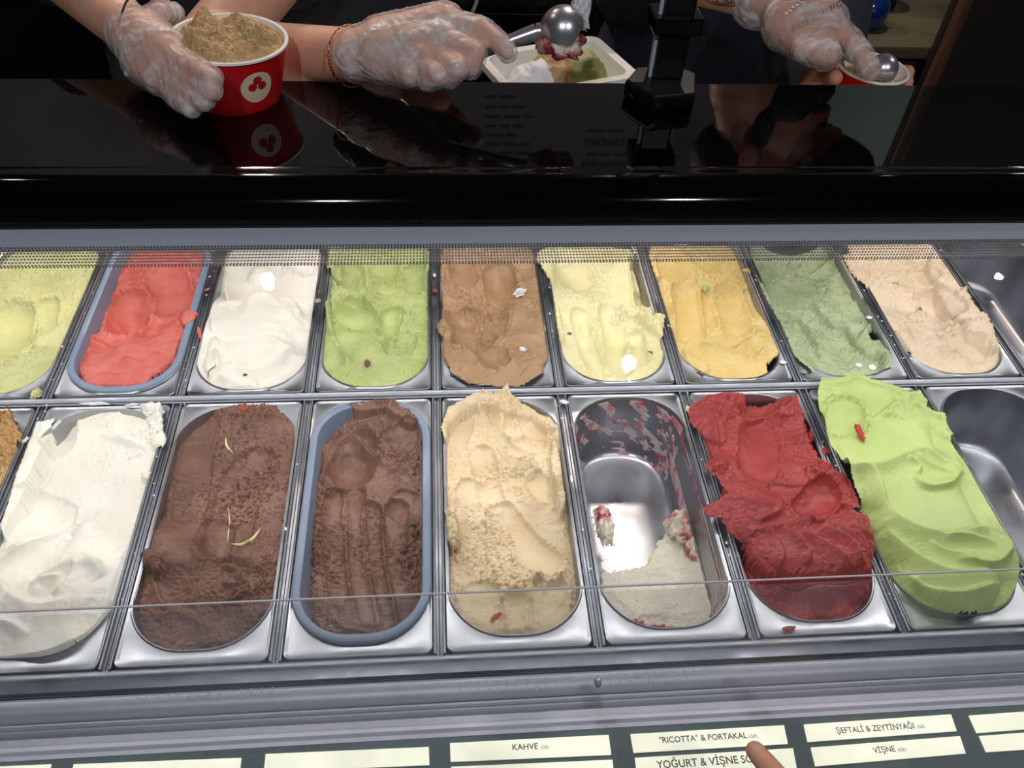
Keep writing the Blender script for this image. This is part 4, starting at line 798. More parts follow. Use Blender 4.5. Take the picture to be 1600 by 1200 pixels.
# crumbs too small to tell apart, sprinkled over the steel strips
bm = bmesh.new(); rr = random.Random(5)
def crumbs(name, m, xs, n_, r0, r1, lab):
    bm = bmesh.new()
    for k in range(n_):
        ix = rr.choice(xs); x = ix*P+rr.gauss(0, .0045); y = rr.uniform(.02, .72)
        s = rr.uniform(r0, r1)/1000
        bmesh.ops.create_icosphere(bm, subdivisions=1, radius=1, matrix=Matrix.Translation((x, y, .0006)) @ Matrix.Diagonal((s*rr.uniform(.6, 1.4), s*rr.uniform(.6, 1.8), s*.5, 1)))
    o = frombm(name, bm, m); tag(o, lab, 'crumbs', kind='stuff')
crumbs('white_crumbs', M_wht, [0, 1, 1, 2, 4, 4, 5, 6, 6, 7, 7, 8], 120, .5, 1.7, 'tiny white crumbs scattered on the dark dividers')
crumbs('yellow_crumbs', G['B4'], [0, 5, 5, 6, 6, 7], 40, .5, 2.0, 'tiny pale yellow crumbs scattered on the dividers')

# ================================================================== FLAVOUR LABELS
M_card = mat('glowing_label_card', srgb(236, 238, 216), .35, 0, emit=.78)  # card emits its own cream colour
def text_mesh(name, s, m, parent, A, B, hh, up, z_extr=.0001, shear=0):
    """text whose baseline runs from A to B, capital height hh along the unit vector up"""
    cu = bpy.data.curves.new(name, 'FONT'); cu.body = s; cu.extrude = 0; cu.resolution_u = 3; cu.offset = .012 if parent and parent.name.startswith('flavour') else 0
    to = bpy.data.objects.new(name, cu); COL.objects.link(to); bpy.context.view_layer.update()
    me = bpy.data.meshes.new_from_object(to.evaluated_get(bpy.context.evaluated_depsgraph_get()))
    bpy.data.objects.remove(to)
    xs = [v.co.x for v in me.vertices]; x0, x1 = min(xs), max(xs)
    u = (B-A); cap = .73
    for v in me.vertices:
        a = (v.co.x-x0)/(x1-x0); v.co = A+u*a+up*(v.co.y/cap*hh)
    me.name = name; o = bpy.data.objects.new(name, me); COL.objects.link(o); me.materials.append(m)
    o.parent = parent
    if parent: o.matrix_parent_inverse = Matrix.Translation(-parent.location)
    return o
ZC = -.0026
def card(c4, label, texts=()):
    c = [U(x, y, ZC) for x, y in c4]        # TL TR BR BL
    ctr = sum(c, Vector())/4
    root = empty('flavour_label', (ctr.x, ctr.y, ZC-.0012)); tag(root, label, 'label')
    v = c+[p-Vector((0, 0, .0012)) for p in c]
    mesh('card', v, [(0, 1, 2, 3), (7, 6, 5, 4), (0, 4, 5, 1), (1, 5, 6, 2), (2, 6, 7, 3), (3, 7, 4, 0)], M_card, root, smooth=False)
    for s, a, b, hpx, m in texts:
        A = U(*a, ZC+.0002); B = U(*b, ZC+.0002); d = (B-A).normalized(); up = Vector((-d.y, d.x, 0))
        hh = (U(a[0], a[1]-hpx, ZC)-U(a[0], a[1], ZC)).length
        o = text_mesh('lettering', s, m, root, A, B, hh, up)
card([(703, 1161), (951, 1148), (955, 1179), (704, 1190)], 'cream label card reading KAHVE in the upper label row', [('KAHVE', (801, 1172), (841, 1170), 9.5, M_print), ('(GE)', (845, 1170), (858, 1169), 5, M_printf)])
card([(985, 1147), (1225, 1133), (1231, 1162), (990, 1176)], 'cream label card reading RICOTTA & PORTAKAL above the pointing finger', [('"RICOTTA" & PORTAKAL', (1031, 1161), (1168, 1153), 9.5, M_print), ('(GE)', (1171, 1153), (1184, 1152), 5, M_printf)])
card([(992, 1184), (1239, 1169), (1245, 1200), (996, 1216)], 'cream label card reading YOĞURT & VİŞNE SO beside the pointing finger', [('YOĞURT & VİŞNE SO', (1027, 1201), (1178, 1191), 12.5, M_print)])
card([(1256, 1132), (1486, 1116), (1495, 1142), (1262, 1159)], 'cream label card reading ŞEFTALİ & ZEYTİNYAĞI in the upper label row', [('ŞEFTALİ & ZEYTİNYAĞI', (1308, 1146), (1430, 1138), 9, M_print), ('(GE)', (1434, 1138), (1446, 1137), 5, M_printf)])
card([(1267, 1168), (1500, 1150), (1509, 1177), (1274, 1197)], 'cream label card reading VİŞNE in the lower label row', [('VİŞNE', (1366, 1177), (1400, 1174), 9, M_print), ('(GE)', (1404, 1174), (1416, 1173), 5, M_printf)])
card([(1514, 1118), (1760, 1100), (1772, 1126), (1526, 1145)], 'blank cream label card at the right edge, upper label row')
card([(1530, 1150), (1776, 1131), (1790, 1158), (1541, 1175)], 'blank cream label card at the right edge, lower label row')
card([(705, 1198), (957, 1187), (960, 1218), (706, 1229)], 'cream label card directly below the KAHVE label')
card([(415, 1178), (670, 1167), (671, 1195), (412, 1206)], 'blank cream label card left of the KAHVE label')
card([(115, 1194), (377, 1184), (374, 1212), (108, 1222)], 'blank cream label card second from the left edge')
card([(-180, 1205), (80, 1194), (73, 1222), (-190, 1233)], 'blank cream label card cut by the left edge')
# ================================================================== PEOPLE
def caps_mesh(caps, ell=(), ex=0.0):
    bm = bmesh.new()
    for a, ra, b, rb in caps:
        a = Vector(a); b = Vector(b); ra += ex; rb += ex
        for p, r in ((a, ra), (b, rb)): bmesh.ops.create_uvsphere(bm, u_segments=20, v_segments=12, radius=r, matrix=Matrix.Translation(p))
        d = b-a
        if d.length > 1e-5:
            q = d.to_track_quat('Z', 'Y').to_matrix().to_4x4()
            bmesh.ops.create_cone(bm, cap_ends=True, segments=20, radius1=ra, radius2=rb, depth=d.length, matrix=Matrix.Translation((a+b)/2) @ q)
    for M, rad in ell:
        bmesh.ops.create_uvsphere(bm, u_segments=28, v_segments=18, radius=1, matrix=M @ Matrix.Diagonal((rad[0]+ex, rad[1]+ex, rad[2]+ex, 1)))
    return bm
def blend(name, bm, vox, it, m, parent, disp=None):
    me = bpy.data.meshes.new(name); bm.to_mesh(me); bm.free()
    o = bpy.data.objects.new(name, me); COL.objects.link(o)
    r = o.modifiers.new('r', 'REMESH'); r.mode = 'VOXEL'; r.voxel_size = vox
    s = o.modifiers.new('s', 'SMOOTH'); s.factor = .5; s.iterations = it
    me2 = bpy.data.meshes.new_from_object(o.evaluated_get(bpy.context.evaluated_depsgraph_get())); bpy.data.objects.remove(o)
    if disp:
        nv = len(me2.vertices); c = np.empty(nv*3); me2.vertices.foreach_get('co', c); c = c.reshape(-1, 3)
        nr = np.empty(nv*3); me2.vertices.foreach_get('normal', nr); nr = nr.reshape(-1, 3)
        amp, sc, sd = disp; k = fbm((c[:, 0]+c[:, 2]*.8)/sc, (c[:, 1]-c[:, 2]*.7+c[:, 0]*.4)/(sc*.55), sd, 4, ridged=True)
        c = c+nr*(amp*k)[:, None]; me2.vertices.foreach_set('co', c.ravel())
    me2.name = name; me2.materials.clear(); return link(name, me2, m, parent)
def headM(c, fwd, up):
    f = Vector(fwd).normalized(); u = Vector(up); l = u.cross(f).normalized(); u = f.cross(l)
    return Matrix.Translation(c) @ Matrix((f, l, u)).transposed().to_4x4()
def head_parts(M, s=1.0):
    T = lambda x, y, z: M @ Vector((x*s, y*s, z*s))
    el = lambda x, y, z: M @ Matrix.Translation((x*s, y*s, z*s))
    ell = [(el(-.012, 0, .03), (.095*s, .074*s, .084*s)), (el(.026, 0, -.035), (.062*s, .056*s, .072*s)), (el(.03, 0, -.082), (.046*s, .044*s, .03*s)), (el(.072, 0, -.094), (.018*s, .02*s, .016*s)),
           (el(.074, .03, .022), (.012*s, .022*s, .008*s)), (el(.074, -.03, .022), (.012*s, .022*s, .008*s)), (el(.06, .036, -.03), (.02*s, .018*s, .02*s)), (el(.06, -.036, -.03), (.02*s, .018*s, .02*s)),
           (el(-.012, .076, -.015), (.017*s, .007*s, .03*s)), (el(-.012, -.076, -.015), (.017*s, .007*s, .03*s))]
    caps = [(T(.086, 0, .012), .008*s, T(.108, 0, -.028), .0105*s), (T(.098, .009, -.034), .007*s, T(.098, -.009, -.034), .007*s), (T(.082, .012, -.062), .007*s, T(.082, -.012, -.062), .007*s),
            (T(-.02, 0, -.05), .052*s, T(-.04, 0, -.15), .054*s)]
    return caps, ell
def face_bits(M, parent, s=1.0):
    for sy in (1, -1):
        bm = bmesh.new(); bmesh.ops.create_uvsphere(bm, u_segments=20, v_segments=12, radius=.0125*s, matrix=M @ Matrix.Translation((.070*s, .031*s*sy, .002*s)))
        e = frombm('eye', bm, M_eye, parent)
        bm = bmesh.new(); bmesh.ops.create_uvsphere(bm, u_segments=16, v_segments=10, radius=.006*s, matrix=M @ Matrix.Translation((.0775*s, .031*s*sy, .000*s))); frombm('iris', bm, M_iris, e)
        tube('eyebrow', [M @ Vector(p)*1 for p in [(.084*s, .014*s*sy, .02*s), (.086*s, .03*s*sy, .027*s), (.072*s, .048*s*sy, .022*s)]], .0036*s, M_hair, parent)
    for dz, r in ((-.058, .0042), (-.067, .005)):
        tube('lip', [M @ Vector(p) for p in [(.072*s, .024*s, dz*s), (.088*s, .012*s, (dz+.002)*s), (.091*s, 0, dz*s), (.088*s, -.012*s, (dz+.002)*s), (.072*s, -.024*s, dz*s)]], r*s, M_lip, parent)
def torso(cx, cy, w, d, zsh, lean=0, lim=None):
    """rings for hips, waist, chest and shoulders as blended ellipsoids"""
    e = lambda x, y, z, r: (Matrix.Translation((x, y, z)), r)
    return [e(cx, cy+.02, -.12, (w*.46, d*.52, .16)), e(cx, cy+.02, .06, (w*.42, d*.48, .16)), e(cx, cy, .24, (w*.48, d*.54, .18)), e(cx, cy, zsh-.07, (w*.5, d*.46, .10))]
def legs(cx, cy, w):
    c = []
    for s in (-1, 1):
        c += [((cx+s*w*.2, cy+.02, -.15), .088, (cx+s*w*.22, cy+.0, -.5), .06), ((cx+s*w*.22, cy, -.5), .058, (cx+s*w*.22, cy+.04, -.86), .042), ((cx+s*w*.22, cy+.03, -.885), .033, (cx+s*w*.22, cy-.1, -.893), .026)]
    return c
def bracelet(name, c, axis, r, rt, m, parent, beads=0, label=None, el=1.0):
    q = Vector(axis).to_track_quat('Z', 'Y').to_matrix().to_4x4(); M = Matrix.Translation(c) @ q
    pts = [M @ Vector((r*math.cos(2*math.pi*k/48), r*el*math.sin(2*math.pi*k/48), 0)) for k in range(48)]
    if beads:
        bm = bmesh.new()
        for k in range(beads):
            a = 2*math.pi*k/beads; p = M @ Vector((r*math.cos(a), r*el*math.sin(a), .0006*(-1)**k))
            bmesh.ops.create_icosphere(bm, subdivisions=2, radius=rt, matrix=Matrix.Translation(p) @ q @ Matrix.Rotation(a, 4, 'Z') @ Matrix.Diagonal((.6, 1.5, .8, 1)))
        o = frombm(name, bm, m, parent)
    else: o = tube(name, pts, rt, m, parent, 8, True)
    if label: o['label'] = label
    return o

# ---------------- cup and scoop held by the first worker
def cup(loc, rt, rb, h, tilt, label, fillm, filllabel=None, heap=True, emblem=True, cat='cup'):
    M = Matrix.Translation(loc) @ Euler(tilt).to_matrix().to_4x4()
    root = empty('ice_cream_cup', M @ Vector((0, 0, -h))); tag(root, label, cat)
    pr = [(0, -h+.003), (rb*.97, -h+.003), (rb, -h), (rb+.0006, -h+.001)]+[(rb+(rt-rb)*k/6+.0006, -h+h*k/6*.985) for k in range(1, 7)]
    lathe('cup_wall', pr+[(rt-.0008, -.001), (rb*.985, -h+.004), (0, -h+.0045)], M_redcup, root, M, 64)
    lathe('inner_wall', [(rt-.0012, -.0008), (rb*.97, -h+.0052), (0, -h+.0056)], M_white, root, M, 64)
    lathe('rolled_rim', [(rt-.0014, -.001), (rt-.001, .0012), (rt+.001, .002), (rt+.0026, .0012), (rt+.0028, -.0008), (rt+.0012, -.0016), (rt-.0014, -.001)], M_white, root, M, 64)
    return root, M
c1 = Q(357, 60, .86)
cup1, MC = cup(c1, .0575, .046, .062, (0, math.radians(3), 0), 'red paper cup with a white round emblem, heaped and held by the gloved left worker', None)
# emblem: white disc with three red petals, wrapped on the wall
def on_cup(MC, ang, z, rt, rb, h, off):
    r = rb+(rt-rb)*(1+z/h)+off; return MC @ Vector((r*math.cos(ang), r*math.sin(ang), z))
def decal(name, cz, ca, rr_, m, parent, off, sx=1, n=28, shape=None):
    v = [on_cup(MC, ca, cz, .0575, .046, .062, off)]; f = []
    for ring in (.5, 1):
        for k in range(n):
            a = 2*math.pi*k/n; s = rr_*ring*(shape(a) if shape else 1)
            v.append(on_cup(MC, ca+s*math.cos(a)*sx/.053, cz+s*math.sin(a), .0575, .046, .062, off))
    for k in range(n):
        j = (k+1) % n; f += [(0, 1+k, 1+j), (1+k, 1+n+k, 1+n+j, 1+j)]
    return mesh(name, v, f, m, parent)
ea = math.radians(-54)
disc = decal('emblem', -.030, ea, .0175, mat('cream_print', srgb(226, 214, 178), .5), cup1, .0012)
M_redp = mat('red_print', srgb(178, 22, 28), .5)
for dx, dz in ((-.0052, -.0255), (.0052, -.0255), (0, -.0185)):
    decal('petal', dz-.003, ea+dx/.053, .0046, M_redp, disc, .0017)
# heaped ice cream in the cup
M_cara = gm('caramel_cream', (182, 138, 78), (204, 164, 104), .5, cs=40)
def heap(label, M, r, h, m, seed, z0=-.006, amp=.006, lumps=()):
    n_ = 70; g = np.linspace(-r, r, n_*2); X, Y = np.meshgrid(g, g); D = np.hypot(X, Y)
    Z = z0+h*np.clip(1-(D/r)**2.2, 0, 1)+amp*1.4*fbm(X/.02, Y/.02, seed, 3)+amp*.7*fbm(X/.006, Y/.006, seed+3, 3, ridged=True)*np.clip((r-D)/.01, 0, 1)
    for lx, ly, lr, lh in lumps:
        e = np.hypot(X-lx, Y-ly)/lr; Z = Z+lh*np.exp(-e**2*1.5)
    keep = D < r; kq = keep[:-1, :-1] & keep[1:, :-1] & keep[:-1, 1:] & keep[1:, 1:]; idx = np.arange(X.size).reshape(X.shape)
    q = np.stack([idx[:-1, :-1][kq], idx[:-1, 1:][kq], idx[1:, 1:][kq], idx[1:, :-1][kq]], 1); used = np.unique(q); rem = np.full(X.size, -1); rem[used] = np.arange(len(used))
    v = [M @ Vector(p) for p in np.stack([X.ravel()[used], Y.ravel()[used], Z.ravel()[used]], 1).tolist()]
    me = bpy.data.meshes.new('ice_cream'); me.from_pydata(v, [], rem[q].tolist()); o = link('ice_cream', me, m)
    if label: tag(o, label, 'ice cream')
    return o
heap('heaped caramel ice cream in the red paper cup of the left worker', MC, .0555, .014, M_cara, 301, -.007, .0065, [(-.03, .02, .013, .010), (-.026, .03, .007, .013), (.012, .02, .016, .007), (.032, .0, .014, .010), (-.01, -.03, .014, .004), (-.035, -.01, .01, .008)])

def scoop(label, A, B, bowl, rb, face, thick=.0075):
    A = Vector(A); B = Vector(B); root = empty('ice_cream_scoop', A); tag(root, label, 'scoop')
    tube('handle', [A, A.lerp(B, .15), A.lerp(B, .5), A.lerp(B, .8), B], [thick*.75, thick, thick*1.0, thick*.95, thick*1.15], M_chrome, root, 20)
    Mf = Matrix.Translation(bowl) @ Vector(face).to_track_quat('Z', 'Y').to_matrix().to_4x4()
    pr = [(rb*math.sin(math.radians(a)), -rb*math.cos(math.radians(a))) for a in range(0, 100, 7)]
    pi = [((rb-.0015)*math.sin(math.radians(a)), -(rb-.0015)*math.cos(math.radians(a))) for a in range(98, -1, -7)]
    lathe('scoop_bowl', pr+pi, M_chrome, root, Mf, 40)
    tube('neck', [B, B.lerp(Vector(bowl), .5), Vector(bowl)-(Vector(bowl)-B).normalized()*rb*.7], [thick*1.15, thick*1.3, thick*1.5], M_chrome, root, 20)
    return root, Mf
sb = Q(880, 47, .86)
sc1, MS = scoop('steel scoop with cherry ripple ice cream in the gloved hand of the left worker', Q(672, 108, .872), Q(838, 50, .862), sb, .0245, (.75, .2, -.62))
lump('ice_cream', Q(876, 76, .868), .0215, .02, .017, M_rip, 'cherry ripple ice cream hanging from the steel scoop', 51, rag=.35)
lump('ice_cream', Q(904, 34, .865), .009, .012, .024, M_wht, 'white ice cream stuck to the tip of the steel scoop', 53, rag=.6)

# ---------------- first worker
p1 = empty('person', (QY(430, 60, 1.0).x, 1.0, -.92)); tag(p1, 'worker in navy shirt, bare forearms and clear gloves, holding cup and scoop', 'person')
T1x = QY(455, 60, 1.0).x; sh1 = .48
H1 = MIR(690, 236, .80); HM1 = headM(H1+Vector((-.03, .03, .02)), (.86, -.42, -.30), (.25, .1, .95))
wa = Q(206, 50, .90); ea1 = Q(70, -75, 1.0); sa = Vector((T1x-.17, .98, .44))
wb = Q(560, 86, .90); eb = Q(330, 72, 1.06); sbb = Vector((T1x+.13, .97, .46))
armsA = [(ea1, .043, wa, .0265), (sa, .05, ea1, .042)]
armsB = [(eb, .042, Q(440, 84, .97), .034), (Q(440, 84, .97), .034, wb, .0275), (sbb, .05, eb, .042)]
handA = [(wa, .027, Q(240, 85, .875), .031), (Q(236, 70, .875), .028, Q(262, 100, .855), .021), (Q(232, 95, .872), .026, Q(252, 118, .858), .019), (Q(225, 60, .88), .026, Q(268, 82, .852), .019)]
fingA = [(Q(266, 84, .848), .0115, Q(306, 108, .822), .0105), (Q(306, 108, .822), .0105, Q(331, 122, .797), .009), (Q(262, 98, .85), .0115, Q(302, 128, .824), .0105), (Q(302, 128, .824), .0105, Q(330, 141, .799), .009),
         (Q(256, 112, .853), .011, Q(292, 144, .828), .0102), (Q(292, 144, .828), .0102, Q(318, 156, .806), .009), (Q(248, 122, .857), .010, Q(276, 152, .838), .0092), (Q(276, 152, .838), .0092, Q(300, 168, .817), .0082),
         (Q(222, 45, .885), .014, Q(250, 20, .885), .0115), (Q(250, 20, .885), .0115, Q(272, 22, .90), .0098)]
handB = [(wb, .0275, Q(600, 78, .895), .031), (Q(600, 72, .895), .030, Q(694, 38, .87), .021), (Q(600, 82, .89), .031, Q(692, 66, .865), .022), (Q(605, 92, .888), .026, Q(672, 92, .865), .020), (Q(612, 98, .888), .022, Q(645, 108, .868), .018)]
fingB = [(Q(702, 36, .866), .0125, Q(752, 46, .852), .0108), (Q(752, 46, .852), .0108, Q(776, 64, .848), .0098), (Q(776, 64, .848), .0098, Q(793, 82, .848), .0082),
         (Q(700, 66, .858), .0125, Q(742, 84, .845), .0112), (Q(742, 84, .845), .0112, Q(736, 106, .852), .0098), (Q(684, 88, .857), .0115, Q(716, 106, .842), .0105), (Q(716, 106, .842), .0105, Q(702, 120, .852), .0094),
         (Q(660, 100, .86), .0105, Q(684, 118, .847), .0096), (Q(684, 118, .847), .0096, Q(668, 128, .858), .0086), (Q(640, 62, .912), .014, Q(700, 70, .905), .0118), (Q(700, 70, .905), .0118, Q(742, 80, .89), .010)]
hc, he = head_parts(HM1, .98)
neck = [(HM1 @ Vector((-.03, 0, -.1)), .052, Vector((T1x+.06, .98, sh1-.01)), .06)]
bm = caps_mesh(armsA+armsB+handA+fingA+handB+fingB+hc+neck+[((T1x-.15, .99, .42), .07, (T1x+.15, .99, .42), .07)]+legs(T1x, 1.0, .42), he+torso(T1x, 1.0, .42, .24, sh1))
blend('body', bm, .0036, 5, M_skin, p1)
bm = caps_mesh([(sa, .062, sa.lerp(ea1, .93), .056), (sbb, .062, sbb.lerp(eb, .5), .056), ((T1x-.15, .99, .42), .08, (T1x+.15, .99, .42), .08), ((T1x+.02, .98, sh1-.03), .08, (T1x+.02, .98, sh1), .07)], torso(T1x, 1.0, .42, .24, sh1), .010)
blend('navy_shirt', bm, .008, 4, M_navy, p1, (.004, .09, 401))
# apron: hangs over the front of the body, wide at the hips
def apron(parent, cx, cy, w, z0, z1, seed, m=M_navyap):
    v = []; nx, nz = 40, 40
    for j in range(nz):
        for i in range(nx):
            a = (i/(nx-1)-.5); z = z0+(z1-z0)*j/(nz-1); ww = w*(1.0-.15*(j/(nz-1)))
            y = cy-.155*math.cos(a*2.6)**.8-.012*math.sin(a*23+seed)*(1-j/nz); v.append((cx+a*ww, y, z))
    f = [(j*nx+i, j*nx+i+1, (j+1)*nx+i+1, (j+1)*nx+i) for j in range(nz-1) for i in range(nx-1)]
    o = mesh('apron', v, f, m, parent); s = o.modifiers.new('t', 'SOLIDIFY'); s.thickness = .002; return o
apron(p1, T1x-.02, 1.0, .60, -.6, .40, 1)
blend('trousers', caps_mesh(legs(T1x, 1.0, .42)[:2]+legs(T1x, 1.0, .42)[3:5], [(Matrix.Translation((T1x, 1.02, -.12)), (.2, .13, .15))], .012), .012, 3, M_navyap, p1)
for hd, nm in ((handA+fingA, 'left'), (handB+fingB, 'right')):
    g = blend('glove', caps_mesh(hd, (), .0014), .0021, 2, M_glove, p1, (.0021, .016, 411 if nm == 'left' else 421)); g['label'] = 'clear plastic glove'
face_bits(HM1, p1, .98)
hr = caps_mesh([], [(HM1 @ Matrix.Translation((-.022, 0, .04)), (.097, .08, .086)), (HM1 @ Matrix.Translation((-.075, 0, -.01)), (.05, .062, .06)), (HM1 @ Matrix.Translation((-.12, 0, -.03)), (.035, .035, .035))])
blend('hair', hr, .006, 2, M_hair, p1, (.004, .012, 431))
# jewellery worn on the wrists
ax = (wa-ea1).normalized()
b = tube('cord_bracelet', [Q(x, y, d) for x, y, d in [(208, -12, .88), (196, 5, .872), (186, 32, .868), (184, 60, .868), (190, 85, .872), (198, 100, .88)]], .0011, M_blackpl, p1)
b['label'] = 'thin dark cord bracelet'
pb = bmesh.new(); bmesh.ops.create_uvsphere(pb, u_segments=20, v_segments=12, radius=.0036, matrix=Matrix.Translation(Q(199, 115, .872))); o = frombm('pearl', pb, M_pearl, b)
pb = bmesh.new(); bmesh.ops.create_uvsphere(pb, u_segments=16, v_segments=10, radius=.0022, matrix=Matrix.Translation(Q(198, 104, .872))); frombm('clasp_bead', pb, M_silver, b)
bracelet('chain_bracelet', Q(549, 88, .902), (wb-eb).normalized(), .0315, .0015, M_gold, p1, 56, 'gold chain bracelet')
tube('apron_cord', [Q(748, -10, .98), Q(743, 8, .98), Q(736, 24, .982)], .0022, mat('olive_cord', srgb(120, 120, 96), .8, bump=.001, bscale=400), p1)

# ---------------- white container with scoops of ice cream on the rear ledge
ledge = box('rear_ledge', (XR0, .515, .235), (XR1, .70, .255), M_blackpl, case)
tr = empty('white_tub', (0, 0, .256)); tag(tr, 'white plastic tub with flared lip and three scoops on the rear ledge', 'tub')
zt = .318; c = [U(752, 112, zt), U(968, 72, zt), U(994, 74, zt), U(962, 150, zt), U(760, 150, zt)]
cx = (U(745, 125, zt)+U(985, 75, zt))/2; tr.location = (cx.x, cx.y, .2555)
RZ = Matrix.Translation((cx.x, cx.y-.008, 0)) @ Matrix.Rotation(math.radians(20), 4, 'Z')
def tubring(hw_, hh_, r, z): return [(RZ @ Vector((x, y, 0))).xy[:] for x, y in rrect(0, 0, hw_, hh_, r, 8)], z
loft('tub_body', [tubring(.066, .040, .012, .2565), tubring(.071, .045, .013, .262), tubring(.083, .055, .014, zt-.006), tubring(.083, .055, .014, zt-.001), tubring(.092, .064, .016, zt), tubring(.0925, .0645, .016, zt-.008), tubring(.0935, .0655, .016, zt-.008), tubring(.0935, .0655, .016, zt+.002), tubring(.0815, .0535, .014, zt+.0015), tubring(.070, .044, .013, .264), tubring(.066, .040, .012, .259)], M_trayw, tr)
for (x, y, r, m, lab) in [(-.045, -.02, .030, M_wht, 'white scoop of ice cream at the left of the white tub'), (-.012, -.012, .031, M_cara, 'brown scoop of ice cream in the middle of the white tub'), (.028, -.016, .031, G['B2'], 'green scoop of ice cream at the right of the white tub')]:
    p = RZ @ Vector((x, y, .300)); lump('ice_cream', p, r*1.12, r, r*1.15, m, lab, int(r*7e3)+int(x*900), rag=.14)

# ---------------- second worker
p2 = empty('person', (QY(1120, 60, 1.25).x, 1.25, -.92)); tag(p2, 'bearded worker in black cap and navy shirt, tattooed forearm, scooping into a cup', 'person')
T2x = QY(1090, 60, 1.25).x; sh2 = .50
M2 = MIR(1200, 222, .78)
HM2 = headM(M2+Vector((-.01, .0, .01)), (.92, -.36, -.16), (.16, -.1, .98))
wc = Q(1212, 0, 1.12); ec = Q(1000, -70, 1.16); sc_ = Vector((T2x-.16, 1.14, .46))
wd = Q(1262, 165, 1.17); ed = Q(1238, 330, 1.24); sd_ = Vector((T2x+.15, 1.14, .46))
handC = [(wc, .029, Q(1240, 25, 1.105), .035), (Q(1236, 15, 1.1), .031, Q(1292, 34, 1.085), .024), (Q(1234, 30, 1.1), .034, Q(1284, 58, 1.085), .025), (Q(1230, 40, 1.1), .03, Q(1262, 66, 1.085), .022)]
fingC = [(Q(1298, 36, 1.08), .0135, Q(1330, 66, 1.07), .012), (Q(1330, 66, 1.07), .012, Q(1350, 92, 1.062), .0108), (Q(1350, 92, 1.062), .0108, Q(1361, 110, 1.06), .009), (Q(1282, 62, 1.075), .013, Q(1296, 86, 1.06), .012), (Q(1296, 86, 1.06), .012, Q(1288, 94, 1.08), .0105),
         (Q(1264, 66, 1.078), .0125, Q(1276, 84, 1.065), .0115), (Q(1276, 84, 1.065), .0115, Q(1268, 88, 1.08), .010), (Q(1250, 66, 1.08), .0115, Q(1256, 80, 1.072), .0105), (Q(1290, 45, 1.12), .014, Q(1315, 75, 1.115), .0115)]
handD = [(wd, .026, Q(1290, 128, 1.15), .03), (Q(1290, 125, 1.15), .024, Q(1302, 108, 1.125), .016), (Q(1298, 130, 1.16), .022, Q(1350, 130, 1.165), .020)]
fingD = [(Q(1350, 118, 1.165), .011, Q(1398, 112, 1.16), .0105), (Q(1398, 112, 1.16), .0105, Q(1420, 112, 1.125), .009), (Q(1350, 128, 1.165), .011, Q(1400, 126, 1.16), .0105), (Q(1400, 126, 1.16), .0105, Q(1418, 128, 1.12), .009), (Q(1352, 138, 1.165), .011, Q(1398, 142, 1.16), .010), (Q(1398, 142, 1.16), .010, Q(1414, 144, 1.12), .009), (Q(1292, 118, 1.14), .014, Q(1305, 122, 1.09), .0105)]
hc, he = head_parts(HM2, 1.03)
bm = caps_mesh([(ec, .045, wc, .030), (sc_, .055, ec, .045), (ed, .042, wd, .028), (sd_, .052, ed, .042)]+handC+fingC+handD+fingD+hc+[(HM2 @ Vector((-.03, 0, -.1)), .058, Vector((T2x+.04, 1.10, sh2-.04)), .065), ((T2x-.17, 1.16, .44), .075, (T2x+.17, 1.16, .44), .075)]+legs(T2x, 1.25, .46), he+torso(T2x, 1.25, .46, .26, sh2))
blend('body', bm, .004, 5, M_skind, p2)
bm = caps_mesh([(sc_, .068, sc_.lerp(ec, .6), .06), (sd_, .066, sd_.lerp(ed, .98), .056), (ed, .054, ed.lerp(wd, .75), .042), ((T2x-.17, 1.16, .44), .085, (T2x+.17, 1.16, .44), .085), ((T2x+.02, 1.12, sh2-.03-.03), .085, (T2x+.02, 1.12, sh2-.03), .075)], torso(T2x, 1.25, .46, .26, sh2), .010)
blend('navy_shirt', bm, .008, 4, M_navy, p2, (.004, .09, 441))
apron(p2, T2x+.01, 1.25, .44, -.6, .44, 3, M_navy)
blend('trousers', caps_mesh(legs(T2x, 1.25, .46)[:2]+legs(T2x, 1.25, .46)[3:5], [(Matrix.Translation((T2x, 1.27, -.12)), (.21, .14, .15))], .012), .012, 3, M_navyap, p2)
g = blend('glove', caps_mesh(handC+fingC+[(wc, .033, wc.lerp(ec, .10), .04)], (), .0025), .003, 3, M_glove, p2, (.0032, .024, 451)); g['label'] = 'loose clear plastic glove'
face_bits(HM2, p2, 1.03)
S3 = lambda x, y, z, r: (HM2 @ Matrix.Translation((x, y, z)), r)
blend('beard', caps_mesh([], [S3(.03, .032, -.078, (.034, .019, .025)), S3(.03, -.032, -.078, (.034, .019, .025)), S3(.035, 0, -.09, (.051, .048, .030)), S3(.078, 0, -.1, (.021, .028, .02)), S3(.004, .047, -.05, (.020, .010, .032)), S3(.004, -.047, -.05, (.020, .010, .032)), S3(.088, 0, -.05, (.008, .024, .005))]), .004, 2, M_hair, p2, (.003, .008, 461))
blend('hair', caps_mesh([], [S3(-.032, 0, .015, (.078, .072, .06))]), .006, 2, M_hair, p2, (.002, .008, 463))
cp = blend('cap', caps_mesh([], [S3(-.008, 0, .068, (.099, .081, .058))]), .006, 3, M_blackpl, p2)
v = []; f = []
for k in range(17):
    a = math.radians(-62+k*7.75)
    for r_, zz in ((.088, .034), (.165-.02*abs(a)**2, .022-.012*abs(a))): v.append(HM2 @ Vector((r_*math.cos(a)+(0 if r_ < .1 else .012), r_*.82*math.sin(a), zz)))
for k in range(16): f.append((2*k, 2*k+1, 2*k+3, 2*k+2))
br = mesh('cap_brim', v, f, M_blackpl, p2); so = br.modifiers.new('t', 'SOLIDIFY'); so.thickness = .003
